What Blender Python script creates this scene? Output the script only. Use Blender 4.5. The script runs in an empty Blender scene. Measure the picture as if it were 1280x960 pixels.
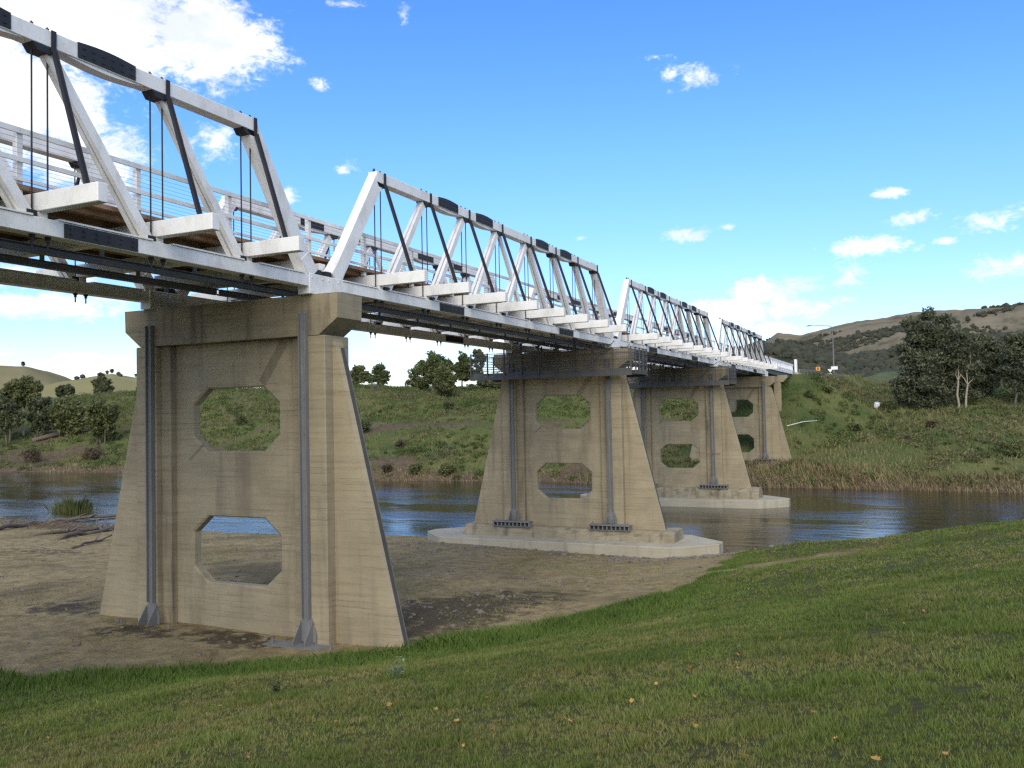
import bpy, bmesh, math, random
import numpy as np
from mathutils import Matrix, Vector

SC = bpy.context.scene
COL = SC.collection
RNG = np.random.default_rng(7)
random.seed(7)
# world axes: X to the right across the bridge, Y along the bridge away from the camera, Z up, z=0 at the river
CAPZ = 12.0                       # top of the pier caps
PAN = 3.048                       # truss panel length
GAP = 0.2313
S = 9 * PAN + GAP                 # pier spacing

# ------------------------------------------------------------------ camera
CAM = np.array([16.2027, -21.2957, CAPZ - 3.6288])
YAW, PITCH, ROLL, FPX = 0.4396, 0.0331, -0.0204, 1086.48
FW = np.array([-math.sin(YAW) * math.cos(PITCH), math.cos(YAW) * math.cos(PITCH), math.sin(PITCH)])
_rt = np.array([math.cos(YAW), math.sin(YAW), 0.0])
_up = np.cross(_rt, FW)
RT = math.cos(ROLL) * _rt + math.sin(ROLL) * _up
UP = -math.sin(ROLL) * _rt + math.cos(ROLL) * _up
cam_d = bpy.data.cameras.new('camera')
cam = bpy.data.objects.new('camera', cam_d)
COL.objects.link(cam)
m4 = Matrix.Identity(4)
for i in range(3):
    m4[i][0], m4[i][1], m4[i][2], m4[i][3] = RT[i], UP[i], -FW[i], CAM[i]
cam.matrix_world = m4
cam_d.sensor_fit = 'HORIZONTAL'
cam_d.sensor_width = 36.0
cam_d.lens = FPX / 1280 * 36.0
cam_d.clip_start = 0.1
cam_d.clip_end = 20000
SC.camera = cam


def ray(px, py):
    return FW + RT * (px - 640) / FPX + UP * (480 - py) / FPX


def on(px, py, ax, val):
    d = ray(px, py)
    return CAM + d * (val - CAM[ax]) / d[ax]


# ------------------------------------------------------------------ sky and sun
SUN_ELEV = math.radians(37)
SUN_TO = np.array([0.34, -0.94])            # horizontal direction towards the sun (behind the camera, to the right)
SKY_STRENGTH = 0.10
SUN_STRENGTH = 2.0
EXPOSURE = 0.85
world = bpy.data.worlds.new('World')
SC.world = world
world.use_nodes = True
nt = world.node_tree
nt.nodes.clear()


def N(tree, typ, **kw):
    n = tree.nodes.new(typ)
    for k, v in kw.items():
        setattr(n, k, v)
    return n


def L(tree, a, b):
    tree.links.new(a, b)


def math_n(tree, op, a, b=None, clamp=False, c=None):
    n = N(tree, 'ShaderNodeMath', operation=op, use_clamp=clamp)
    for i, v in enumerate((a, b, c)):
        if v is None:
            continue
        if isinstance(v, (int, float)):
            n.inputs[i].default_value = v
        else:
            L(tree, v, n.inputs[i])
    return n.outputs[0]


def mix_rgb(tree, fac, a, b, mode='MIX'):
    n = N(tree, 'ShaderNodeMix', data_type='RGBA', blend_type=mode)
    for sock, v in ((n.inputs[0], fac), (n.inputs[6], a), (n.inputs[7], b)):
        if isinstance(v, (int, float)):
            sock.default_value = v
        elif isinstance(v, (tuple, list)):
            sock.default_value = (*v, 1.0) if len(v) == 3 else v
        else:
            L(tree, v, sock)
    return n.outputs[2]


def smooth(tree, v, lo, hi):
    n = N(tree, 'ShaderNodeMapRange', interpolation_type='SMOOTHSTEP')
    n.inputs[1].default_value, n.inputs[2].default_value = lo, hi
    L(tree, v, n.inputs[0])
    return n.outputs[0]


def noise_n(tree, vec, scale, detail=4, rough=0.55, dist=0.0):
    n = N(tree, 'ShaderNodeTexNoise')
    n.inputs['Scale'].default_value = scale
    n.inputs['Detail'].default_value = detail
    n.inputs['Roughness'].default_value = rough
    n.inputs['Distortion'].default_value = dist
    if vec is not None:
        L(tree, vec, n.inputs['Vector'])
    return n.outputs[0]


sky = N(nt, 'ShaderNodeTexSky', sky_type='NISHITA')
sky.sun_disc = False
sky.sun_elevation = SUN_ELEV
sky.sun_rotation = math.atan2(SUN_TO[0], SUN_TO[1])
sky.altitude = 600
sky.air_density = 1.0
sky.dust_density = 0.3
sky.ozone_density = 2.5
tc = N(nt, 'ShaderNodeTexCoord')
# clouds: centre and radii given as pixels of the photograph, turned into directions of the sky dome
CLOUDS = [(110, 15, 250, 85), (20, 120, 160, 85), (240, 50, 130, 60), (268, 182, 42, 30), (330, 60, 40, 26), (110, 190, 90, 45),
          (360, 245, 18, 14), (400, 107, 15, 9), (865, 96, 52, 17), (838, 94, 22, 22), (818, 71, 30, 5), (852, 293, 36, 16), (1085, 308, 68, 14),
          (1140, 273, 42, 18), (1115, 241, 24, 8), (1250, 276, 62, 22), (1262, 330, 62, 20), (965, 362, 82, 25), (990, 385, 60, 20), (1062, 346, 30, 22),
          (1062, 374, 36, 11), (905, 390, 75, 26), (960, 412, 70, 16), (60, 382, 130, 26), (20, 350, 90, 20), (130, 458, 130, 15), (30, 446, 100, 12),
          (490, 424, 95, 26), (620, 428, 60, 18), (545, 470, 110, 14), (424, 4, 34, 6), (505, 22, 10, 12), (430, 210, 24, 14), (725, 298, 16, 6), (910, 284, 14, 5), (330, 470, 110, 18), (760, 470, 150, 16), (1180, 300, 20, 7), (1010, 350, 30, 9)]
dist = None
for (cx, cy, rx, ry) in CLOUDS:
    d = ray(cx, cy)
    k = np.linalg.norm(d)
    d = d / k
    r_ = np.cross(d, [0, 0, 1.0]); r_ /= np.linalg.norm(r_)
    u_ = np.cross(r_, d)
    mp = N(nt, 'ShaderNodeMapping', vector_type='TEXTURE')
    R3 = Matrix(((r_[0], u_[0], d[0]), (r_[1], u_[1], d[1]), (r_[2], u_[2], d[2])))
    mp.inputs['Location'].default_value = d
    mp.inputs['Rotation'].default_value = R3.to_euler()
    mp.inputs['Scale'].default_value = (rx / FPX / k, ry / FPX / k, 0.3)
    L(nt, tc.outputs['Generated'], mp.inputs['Vector'])
    ln = N(nt, 'ShaderNodeVectorMath', operation='LENGTH')
    L(nt, mp.outputs[0], ln.inputs[0])
    wgt = 2.0 if rx > 100 else (1.5 if rx > 70 else 1.0)
    val = math_n(nt, 'MULTIPLY', math_n(nt, 'SUBTRACT', 1.0, ln.outputs['Value']), wgt)
    dist = val if dist is None else math_n(nt, 'MAXIMUM', dist, val)
mpn = N(nt, 'ShaderNodeMapping')
mpn.inputs['Scale'].default_value = (1, 1, 1.7)
L(nt, tc.outputs['Generated'], mpn.inputs['Vector'])
fb = math_n(nt, 'ADD', math_n(nt, 'MULTIPLY', noise_n(nt, mpn.outputs[0], 13.0, 9, 0.62, 0.4), 0.46), math_n(nt, 'ADD', math_n(nt, 'MULTIPLY', noise_n(nt, mpn.outputs[0], 42.0, 8, 0.66, 0.6), 0.34), math_n(nt, 'MULTIPLY', noise_n(nt, mpn.outputs[0], 105.0, 6, 0.66, 0.8), 0.20)))
fb2 = noise_n(nt, mpn.outputs[0], 3.2, 6, 0.55, 0.2)
# the rest of the sky: fair-weather clouds of the same kind, away from the part the photograph fixes
cdot = N(nt, 'ShaderNodeVectorMath', operation='DOT_PRODUCT')
L(nt, tc.outputs['Generated'], cdot.inputs[0])
cdot.inputs[1].default_value = FW
away = smooth(nt, cdot.outputs['Value'], 0.80, 0.62)
local = dist
local = math_n(nt, 'ADD', local, math_n(nt, 'MULTIPLY', math_n(nt, 'SUBTRACT', fb, 0.53), 6.2))
general = math_n(nt, 'MULTIPLY', math_n(nt, 'SUBTRACT', math_n(nt, 'ADD', fb2, math_n(nt, 'MULTIPLY', math_n(nt, 'SUBTRACT', fb, 0.5), 0.9)), 0.43), 4.5)
general = math_n(nt, 'MULTIPLY', general, away)
cm = smooth(nt, math_n(nt, 'MAXIMUM', local, general), 0.0, 1.1)
cm = math_n(nt, 'MULTIPLY', cm, 0.96)
shade = smooth(nt, noise_n(nt, mpn.outputs[0], 11.0, 7, 0.6), 0.38, 0.56)
ccol = mix_rgb(nt, shade, (5.2, 5.5, 5.9), (7.4, 7.35, 7.2))
hsv = N(nt, 'ShaderNodeHueSaturation')
hsv.inputs['Saturation'].default_value = 1.28
hsv.inputs['Hue'].default_value = 0.506
hsv.inputs['Value'].default_value = 1.5
L(nt, mix_rgb(nt, 1.0, sky.outputs[0], (1.0, 0.968, 1.02), 'MULTIPLY'), hsv.inputs['Color'])
sepd = N(nt, 'ShaderNodeSeparateXYZ'); L(nt, tc.outputs['Generated'], sepd.inputs[0])
hzn = N(nt, 'ShaderNodeMapRange'); L(nt, smooth(nt, sepd.outputs[2], 0.0, 0.32), hzn.inputs[0])
hzn.inputs[3].default_value = 0.66; hzn.inputs[4].default_value = 1.0
hv = N(nt, 'ShaderNodeVectorMath', operation='SCALE'); L(nt, hsv.outputs[0], hv.inputs[0]); L(nt, hzn.outputs[0], hv.inputs['Scale'])
skyc = mix_rgb(nt, cm, hv.outputs[0], ccol)
bg = N(nt, 'ShaderNodeBackground')
bg.inputs['Strength'].default_value = SKY_STRENGTH
L(nt, skyc, bg.inputs['Color'])
wo = N(nt, 'ShaderNodeOutputWorld')
L(nt, bg.outputs[0], wo.inputs['Surface'])

sd = bpy.data.lights.new('sun', 'SUN')
sd.energy = SUN_STRENGTH
sd.angle = math.radians(60)
sd.color = (1.0, 0.91, 0.70)
sun = bpy.data.objects.new('sun', sd)
COL.objects.link(sun)
sv = Vector((SUN_TO[0] * math.cos(SUN_ELEV), SUN_TO[1] * math.cos(SUN_ELEV), math.sin(SUN_ELEV)))
sun.rotation_euler = sv.to_track_quat('Z', 'Y').to_euler()
sun.location = (40, -40, 60)
SC.view_settings.view_transform = 'Standard'
SC.view_settings.look = 'None'
SC.view_settings.exposure = EXPOSURE
SC.view_settings.gamma = 1.0
SC.view_settings.use_curve_mapping = False

# ------------------------------------------------------------------ object helpers


def tag(o, label=None, cat=None, group=None, kind=None):
    if label: o['label'] = label
    if cat: o['category'] = cat
    if group: o['group'] = group
    if kind: o['kind'] = kind
    return o


def empty(name, loc, rz=0.0):
    o = bpy.data.objects.new(name, None)
    COL.objects.link(o)
    o.location = loc
    o.rotation_euler = (0, 0, rz)
    o.empty_display_size = 0.3
    return o


def obj(name, me, parent=None, loc=None, rot=None):
    o = bpy.data.objects.new(name, me)
    COL.objects.link(o)
    if parent is not None: o.parent = parent
    if loc is not None: o.location = loc
    if rot is not None: o.rotation_euler = rot
    return o


class MB:
    """collects simple shapes into one mesh"""
    def __init__(s):
        s.v, s.f, s.m = [], [], []

    def add(s, vs, fs, mi=0):
        b = len(s.v)
        s.v += [tuple(map(float, q)) for q in vs]
        s.f += [tuple(b + i for i in q) for q in fs]
        s.m += [mi] * len(fs)
        return s

    def box(s, x0, x1, y0, y1, z0, z1, mi=0, bev=0.0):
        if bev > 0:
            return s.bevbox(x0, x1, y0, y1, z0, z1, bev, mi)
        v = [(x, y, z) for x in (x0, x1) for y in (y0, y1) for z in (z0, z1)]
        return s.add(v, [(0, 1, 3, 2), (4, 6, 7, 5), (0, 4, 5, 1), (2, 3, 7, 6), (0, 2, 6, 4), (1, 5, 7, 3)], mi)

    def bevbox(s, x0, x1, y0, y1, z0, z1, b, mi=0):
        bm = bmesh.new()
        bmesh.ops.create_cube(bm, size=1.0)
        for q in bm.verts:
            q.co = ((x0 + x1) / 2 + q.co.x * (x1 - x0), (y0 + y1) / 2 + q.co.y * (y1 - y0), (z0 + z1) / 2 + q.co.z * (z1 - z0))
        bmesh.ops.bevel(bm, geom=bm.edges[:], offset=b, segments=1, affect='EDGES')
        bm.verts.index_update()
        s.add([q.co for q in bm.verts], [[q.index for q in f.verts] for f in bm.faces], mi)
        bm.free()
        return s

    def beam(s, a, b, w, h, side=(1, 0, 0), mi=0, w2=None, h2=None):
        """bar from a to b; w along side, h across"""
        a, b = Vector(a), Vector(b)
        d = (b - a).normalized()
        sx = Vector(side); sx = (sx - d * sx.dot(d)).normalized()
        sy = d.cross(sx)
        w2 = w if w2 is None else w2
        h2 = h if h2 is None else h2
        vs = []
        for p, ww, hh in ((a, w, h), (b, w2, h2)):
            for i, j in ((-1, -1), (1, -1), (1, 1), (-1, 1)):
                vs.append(p + sx * (i * ww / 2) + sy * (j * hh / 2))
        return s.add(vs, [(3, 2, 1, 0), (4, 5, 6, 7), (0, 1, 5, 4), (1, 2, 6, 5), (2, 3, 7, 6), (3, 0, 4, 7)], mi)

    def tube(s, pts, radii, n=8, mi=0, cap=True):
        pts = [Vector(p) for p in pts]
        if isinstance(radii, (int, float)): radii = [radii] * len(pts)
        vs, fs = [], []
        for i, p in enumerate(pts):
            d = (pts[min(i + 1, len(pts) - 1)] - pts[max(i - 1, 0)]).normalized()
            ref = Vector((0, 0, 1)) if abs(d.z) < 0.9 else Vector((1, 0, 0))
            sx = d.cross(ref).normalized(); sy = d.cross(sx)
            for k in range(n):
                a = 2 * math.pi * k / n
                vs.append(p + (sx * math.cos(a) + sy * math.sin(a)) * radii[i])
        for i in range(len(pts) - 1):
            for k in range(n):
                k2 = (k + 1) % n
                fs.append((i * n + k, i * n + k2, (i + 1) * n + k2, (i + 1) * n + k))
        if cap:
            fs.append(tuple(range(n - 1, -1, -1)))
            fs.append(tuple((len(pts) - 1) * n + k for k in range(n)))
        return s.add(vs, fs, mi)

    def prism(s, poly, lo, hi, axis=1, mi=0):
        """polygon given in the two other axes, pushed from lo to hi along axis"""
        n = len(poly)
        def P(q, t):
            if axis == 0: return (t, q[0], q[1])
            if axis == 1: return (q[0], t, q[1])
            return (q[0], q[1], t)
        vs = [P(q, lo) for q in poly] + [P(q, hi) for q in poly]
        fs = [tuple(range(n)), tuple(range(2 * n - 1, n - 1, -1))]
        fs += [(i, n + i, n + (i + 1) % n, (i + 1) % n) for i in range(n)]
        return s.add(vs, fs, mi)

    def mesh(s, name, *mats, smooth_=False):
        me = bpy.data.meshes.new(name)
        me.from_pydata(s.v, [], s.f)
        bm = bmesh.new(); bm.from_mesh(me)
        bmesh.ops.recalc_face_normals(bm, faces=bm.faces[:])
        bm.to_mesh(me); bm.free()
        for q in mats: me.materials.append(q)
        if len(mats) > 1: me.polygons.foreach_set('material_index', s.m)
        if smooth_: me.polygons.foreach_set('use_smooth', [True] * len(me.polygons))
        me.update()
        return me


CACHE = {}


def cached(key, fn):
    if key not in CACHE: CACHE[key] = fn()
    return CACHE[key]


def fast_mesh(name, verts, nper, mats, attrs=None, mat_index=None):
    """verts (M,nper,3): M separate faces with nper corners each"""
    verts = np.asarray(verts, dtype=np.float32)
    M = len(verts)
    me = bpy.data.meshes.new(name)
    me.vertices.add(M * nper)
    me.vertices.foreach_set('co', verts.reshape(-1))
    me.loops.add(M * nper)
    me.loops.foreach_set('vertex_index', np.arange(M * nper, dtype=np.int32))
    me.polygons.add(M)
    me.polygons.foreach_set('loop_start', np.arange(0, M * nper, nper, dtype=np.int32))
    me.polygons.foreach_set('loop_total', np.full(M, nper, dtype=np.int32))
    for q in mats: me.materials.append(q)
    if mat_index is not None: me.polygons.foreach_set('material_index', np.asarray(mat_index, dtype=np.int32))
    for k, v in (attrs or {}).items():
        at = me.attributes.new(k, 'FLOAT', 'POINT')
        at.data.foreach_set('value', np.repeat(np.asarray(v, dtype=np.float32), nper))
    me.update(calc_edges=True)
    me.validate()
    return me


# ------------------------------------------------------------------ materials


def new_mat(name):
    m = bpy.data.materials.new(name)
    m.use_nodes = True
    t = m.node_tree
    b = t.nodes['Principled BSDF']
    return m, t, b


def pos(t):
    return N(t, 'ShaderNodeNewGeometry').outputs['Position']


def mapped(t, scale, vec=None):
    mp = N(t, 'ShaderNodeMapping')
    mp.inputs['Scale'].default_value = scale
    L(t, vec if vec is not None else pos(t), mp.inputs['Vector'])
    return mp.outputs[0]


def bump(t, b, h, strength, dist_=0.02):
    n = N(t, 'ShaderNodeBump')
    n.inputs['Strength'].default_value = strength
    n.inputs['Distance'].default_value = dist_
    L(t, h, n.inputs['Height'])
    L(t, n.outputs[0], b.inputs['Normal'])


def painted(name, col, dirt, amount, rough=0.5, scale=1.2):
    m, t, b = new_mat(name)
    p = pos(t)
    n1 = noise_n(t, mapped(t, (scale, scale, scale * 0.5), p), 1.6, 8, 0.65)
    n2 = noise_n(t, p, 14, 6, 0.6)
    f = math_n(t, 'MULTIPLY', smooth(t, n1, 0.42, 0.75), amount)
    f2 = math_n(t, 'MULTIPLY', smooth(t, n2, 0.58, 0.8), amount * 0.7)
    c = mix_rgb(t, math_n(t, 'MAXIMUM', f, f2), col, dirt)
    L(t, c, b.inputs['Base Color'])
    b.inputs['Roughness'].default_value = rough
    L(t, math_n(t, 'ADD', math_n(t, 'MULTIPLY', n2, 0.3), rough - 0.12), b.inputs['Roughness'])
    bump(t, b, n2, 0.12, 0.01)
    return m


WHITE = painted('white_paint', (0.78, 0.77, 0.73), (0.40, 0.38, 0.32), 0.50, 0.5)
BLACK = painted('black_paint', (0.012, 0.013, 0.017), (0.04, 0.04, 0.042), 0.4, 0.6)
STEEL = painted('galvanised_steel', (0.155, 0.155, 0.15), (0.23, 0.225, 0.21), 0.6, 0.68)
DARKSTEEL = painted('dark_steel', (0.07, 0.071, 0.07), (0.12, 0.112, 0.10), 0.6, 0.55)
TIMBER = painted('deck_timber', (0.22, 0.12, 0.06), (0.38, 0.27, 0.17), 0.8, 0.75)
SIGNWHITE = painted('sign_white', (0.8, 0.8, 0.8), (0.6, 0.6, 0.6), 0.2, 0.4)
SIGNORANGE = painted('sign_orange', (0.75, 0.30, 0.02), (0.6, 0.25, 0.03), 0.2, 0.4)
PIPEW = painted('pipe_white', (0.7, 0.7, 0.68), (0.4, 0.38, 0.33), 0.4, 0.5)
REDM = painted('red_tape', (0.45, 0.05, 0.04), (0.3, 0.08, 0.06), 0.4, 0.5)


def concrete(name, light, dark, streak, boards=True, stain=0.6):
    m, t, b = new_mat(name)
    p = pos(t)
    big = noise_n(t, p, 0.55, 6, 0.6)
    fine = noise_n(t, p, 9.0, 8, 0.65)
    st = noise_n(t, mapped(t, (1.5, 1.5, 0.16), p), 1.2, 6, 0.6)
    hz = noise_n(t, mapped(t, (0.35, 0.35, 6.5), p), 1.3, 7, 0.68)
    c = mix_rgb(t, smooth(t, big, 0.3, 0.7), light, tuple(0.5 * (a + d) for a, d in zip(light, dark)))
    c = mix_rgb(t, math_n(t, 'MULTIPLY', smooth(t, hz, 0.44, 0.68), 0.45), c, dark)
    c = mix_rgb(t, math_n(t, 'MULTIPLY', smooth(t, st, 0.50, 0.72), stain), c, streak)
    c = mix_rgb(t, math_n(t, 'MULTIPLY', smooth(t, fine, 0.55, 0.75), 0.35), c, dark)
    pit = noise_n(t, p, 38.0, 2, 0.5)
    c = mix_rgb(t, math_n(t, 'MULTIPLY', smooth(t, pit, 0.70, 0.76), 0.6), c, streak)
    hgt = math_n(t, 'MULTIPLY', fine, 0.6)
    if boards:
        sep = N(t, 'ShaderNodeSeparateXYZ'); L(t, p, sep.inputs[0])
        zz = math_n(t, 'FRACT', math_n(t, 'ADD', math_n(t, 'DIVIDE', sep.outputs[2], 0.17), math_n(t, 'MULTIPLY', big, 0.12)))
        line = math_n(t, 'SUBTRACT', 1.0, smooth(t, math_n(t, 'ABSOLUTE', math_n(t, 'SUBTRACT', zz, 0.5)), 0.0, 0.09))
        vis = math_n(t, 'MULTIPLY', smooth(t, hz, 0.38, 0.6), smooth(t, noise_n(t, p, 0.9, 4, 0.6), 0.42, 0.6))
        line = math_n(t, 'MULTIPLY', line, vis)
        c = mix_rgb(t, math_n(t, 'MULTIPLY', line, 0.5), c, streak)
        hgt = math_n(t, 'SUBTRACT', hgt, math_n(t, 'MULTIPLY', line, 0.8))
    L(t, c, b.inputs['Base Color'])
    b.inputs['Roughness'].default_value = 0.9
    bump(t, b, hgt, 0.45, 0.012)
    return m


CONC = concrete('aged_concrete', (0.36, 0.30, 0.188), (0.195, 0.158, 0.096), (0.10, 0.08, 0.058), True, 0.38)
CONCV = concrete('stained_concrete', (0.325, 0.27, 0.17), (0.165, 0.136, 0.085), (0.085, 0.07, 0.05), True, 0.85)
CONCNEW = concrete('footing_concrete', (0.40, 0.365, 0.27), (0.27, 0.24, 0.17), (0.17, 0.14, 0.10), False, 0.4)
CONCROUGH = concrete('plinth_concrete', (0.31, 0.265, 0.175), (0.17, 0.14, 0.09), (0.09, 0.075, 0.055), True, 0.8)
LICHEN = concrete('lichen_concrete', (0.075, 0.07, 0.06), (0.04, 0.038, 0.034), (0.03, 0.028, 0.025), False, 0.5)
SCAR = concrete('scarred_concrete', (0.245, 0.20, 0.125), (0.16, 0.13, 0.08), (0.07, 0.058, 0.045), True, 0.7)


def foliage(name, dark, light, brown=None, rough=0.6, scale=0.6, attr=True, transl=0.25):
    m, t, b = new_mat(name)
    p = pos(t)
    n1 = noise_n(t, p, scale, 4, 0.6)
    f = smooth(t, n1, 0.35, 0.68)
    c = mix_rgb(t, f, dark, light)
    if attr:
        a = N(t, 'ShaderNodeAttribute', attribute_name='tint').outputs['Fac']
        c = mix_rgb(t, math_n(t, 'MULTIPLY', a, 0.85), c, light if brown is None else brown)
    L(t, c, b.inputs['Base Color'])
    b.inputs['Roughness'].default_value = rough
    b.inputs['Specular IOR Level'].default_value = 0.25
    if transl:
        tr = N(t, 'ShaderNodeBsdfTranslucent')
        L(t, c, tr.inputs['Color'])
        mx = N(t, 'ShaderNodeMixShader')
        mx.inputs[0].default_value = transl
        L(t, b.outputs[0], mx.inputs[1]); L(t, tr.outputs[0], mx.inputs[2])
        L(t, mx.outputs[0], t.nodes['Material Output'].inputs['Surface'])
    return m


GRASS = foliage('lawn_blades', (0.098, 0.138, 0.024), (0.155, 0.205, 0.040), (0.29, 0.24, 0.09), 0.6, 0.35)
TALLGRASS = foliage('tall_grass_blades', (0.09, 0.155, 0.026), (0.15, 0.225, 0.042), (0.17, 0.16, 0.06), 0.55, 0.4)
REED = foliage('reed_blades', (0.26, 0.195, 0.10), (0.38, 0.30, 0.16), (0.21, 0.18, 0.085), 0.7, 0.3)
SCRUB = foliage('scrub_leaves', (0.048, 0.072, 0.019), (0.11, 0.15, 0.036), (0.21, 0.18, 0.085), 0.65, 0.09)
WEEDS = foliage('weed_blades', (0.060, 0.090, 0.022), (0.125, 0.17, 0.038), (0.24, 0.20, 0.09), 0.65, 0.07)
DRYSCRUB = foliage('dry_scrub', (0.10, 0.075, 0.045), (0.17, 0.13, 0.08), (0.06, 0.06, 0.03), 0.8, 0.2)
EUCA = foliage('eucalyptus_leaves', (0.050, 0.060, 0.032), (0.105, 0.118, 0.062), (0.17, 0.175, 0.10), 0.5, 0.35)
EUCAB = foliage('green_gum_leaves', (0.058, 0.078, 0.028), (0.115, 0.14, 0.05), (0.17, 0.185, 0.075), 0.5, 0.35)
WILLOW = foliage('olive_leaves', (0.062, 0.078, 0.026), (0.12, 0.138, 0.046), (0.17, 0.17, 0.07), 0.55, 0.35)
CONIF = foliage('dark_conifer', (0.045, 0.058, 0.028), (0.09, 0.105, 0.046), (0.14, 0.14, 0.07), 0.6, 0.4)
BUSHM = foliage('hill_bush', (0.024, 0.030, 0.017), (0.042, 0.047, 0.026), (0.066, 0.062, 0.038), 0.8, 0.02, True, 0.0)
GREYWEED = foliage('grey_weed', (0.14, 0.20, 0.10), (0.22, 0.28, 0.16), (0.3, 0.34, 0.2), 0.6, 3.0)
LEAFY = foliage('yellow_leaf', (0.36, 0.20, 0.05), (0.50, 0.32, 0.09), None, 0.6, 6.0, False, 0.2)
LEAFO = foliage('orange_leaf', (0.34, 0.12, 0.03), (0.5, 0.22, 0.05), None, 0.6, 6.0, False, 0.2)
BARK = painted('bark', (0.12, 0.095, 0.07), (0.05, 0.04, 0.03), 0.8, 0.85, 3)
PALEBARK = painted('pale_bark', (0.30, 0.25, 0.18), (0.13, 0.10, 0.07), 0.7, 0.8, 3)
DRIFT = painted('driftwood', (0.13, 0.10, 0.07), (0.05, 0.038, 0.028), 0.9, 0.85, 4)
STONE = painted('river_stone', (0.17, 0.145, 0.11), (0.06, 0.052, 0.042), 0.8, 0.85, 5)


# ------------------------------------------------------------------ the ground
CTRL = np.array([  # x, y, height: the near bank
    (16.2, -21.3, 6.75), (12.87, -14.3, 5.24), (5.6, -14.1, 4.04), (16.8, -14.45, 5.9), (-0.4, -10, 2.55), (5.2, -4.2, 2.64), (2.4, -7, 2.75), (9, -7, 3.85), (13, -3, 4.05),
    (-5.3, -6.65, 1.84), (-0.2, -3.55, 1.82), (2.9, -0.7, 1.82), (5.9, 3.8, 1.82), (8.2, 9.6, 1.85), (8.8, 14, 1.82), (11.4, 17, 2.0), (12.9, 18, 2.1),
    (10.5, 24, 1.62), (12.4, 24, 1.78), (15.94, 24, 2.12), (20.2, 24, 2.58), (12.6, 10, 2.9), (19, 0, 4.85), (19.5, 10, 3.9), (15, 8, 3.2), (6.6, 23.5, 0.85), (8.6, 24, 1.15),
    (30, 24, 3.1), (45, 24, 3.7), (40, -10, 6.3), (40, 8, 5.2), (16, -40, 8.3), (-8, -22, 3.6), (-20, -40, 5), (-28, -25, 2.9), (60, -40, 9), (70, 20, 5), (-60, -40, 3.5), (-80, -60, 5), (60, -60, 10),
    (-11, -11, 1.9), (-22, -14, 1.95), (-45, -20, 2.1), (-10, 0, 1.76), (-4, -2.5, 1.80), (0, 3, 1.80), (-20, 0, 1.62), (-45, 0, 1.6), (-10, 10, 1.5), (0, 10, 1.52), (-30, 14, 1.05), (-15, 20, 0.8), (0, 20, 0.75),
    (5, 16, 1.2), (-10.7, 25.0, 0.55), (3.2, 25.0, 0.32), (-4, 25.0, 0.42), (-18, 30.2, 0.02), (-27, 27.9, 0.02), (-41, 27.3, 0.02), (-56, 28, 0.02), (-90, 28, 0.1), (-120, 26, 0.2),
    (6.2, 29.5, -0.08), (10, 29.2, -0.25), (16, 29.2, -0.45), (24, 29.0, -0.5), (45, 29, -0.6), (80, 29, -0.6),
    (-60, 40, -1.6), (-30, 40, -1.6), (-5, 40, -1.7), (10, 40, -1.9), (30, 40, -2.0), (70, 40, -2), (-110, 40, -1.6)], float)


def tps_fit(P):
    n = len(P)
    d = np.linalg.norm(P[:, None, :2] - P[None, :, :2], axis=2)
    K = np.where(d > 0, d ** 2 * np.log(d + 1e-9), 0) + np.eye(n) * 0.5
    A = np.zeros((n + 3, n + 3))
    A[:n, :n] = K
    A[:n, n] = A[n, :n] = 1
    A[:n, n + 1:] = P[:, :2]
    A[n + 1:, :n] = P[:, :2].T
    return np.linalg.solve(A, np.concatenate([P[:, 2], [0, 0, 0]]))


TW = tps_fit(CTRL)


def tps(x, y):
    out = TW[-3] + TW[-2] * x + TW[-1] * y
    for i, (cx, cy, _) in enumerate(CTRL):
        d2 = (x - cx) ** 2 + (y - cy) ** 2
        out = out + TW[i] * 0.5 * d2 * np.log(d2 + 1e-9)
    return out


def vnoise(x, y, s, seed=0):
    """cheap smooth value noise for terrain and scattering"""
    x = np.asarray(x, float) / s; y = np.asarray(y, float) / s
    xi, yi = np.floor(x).astype(np.int64), np.floor(y).astype(np.int64)
    fx, fy = x - xi, y - yi
    fx, fy = fx * fx * (3 - 2 * fx), fy * fy * (3 - 2 * fy)
    def h(i, j):
        n = (i * 374761393 + j * 668265263 + seed * 1442695) & 0x7fffffff
        n = ((n ^ (n >> 13)) * 1274126177) & 0x7fffffff
        return ((n ^ (n >> 16)) & 0xffff) / 65535.0
    return (h(xi, yi) * (1 - fx) + h(xi + 1, yi) * fx) * (1 - fy) + (h(xi, yi + 1) * (1 - fx) + h(xi + 1, yi + 1) * fx) * fy


def sstep(v, a, b):
    t = np.clip((v - a) / (b - a), 0, 1)
    return t * t * (3 - 2 * t)


YW_X = np.array([-400, -127, -103, -48, -33, 0, 12, 24, 60, 300], float)
YW_Y = np.array([84, 77, 79.5, 73.4, 75, 73.3, 72.3, 71, 70, 66], float)


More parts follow.
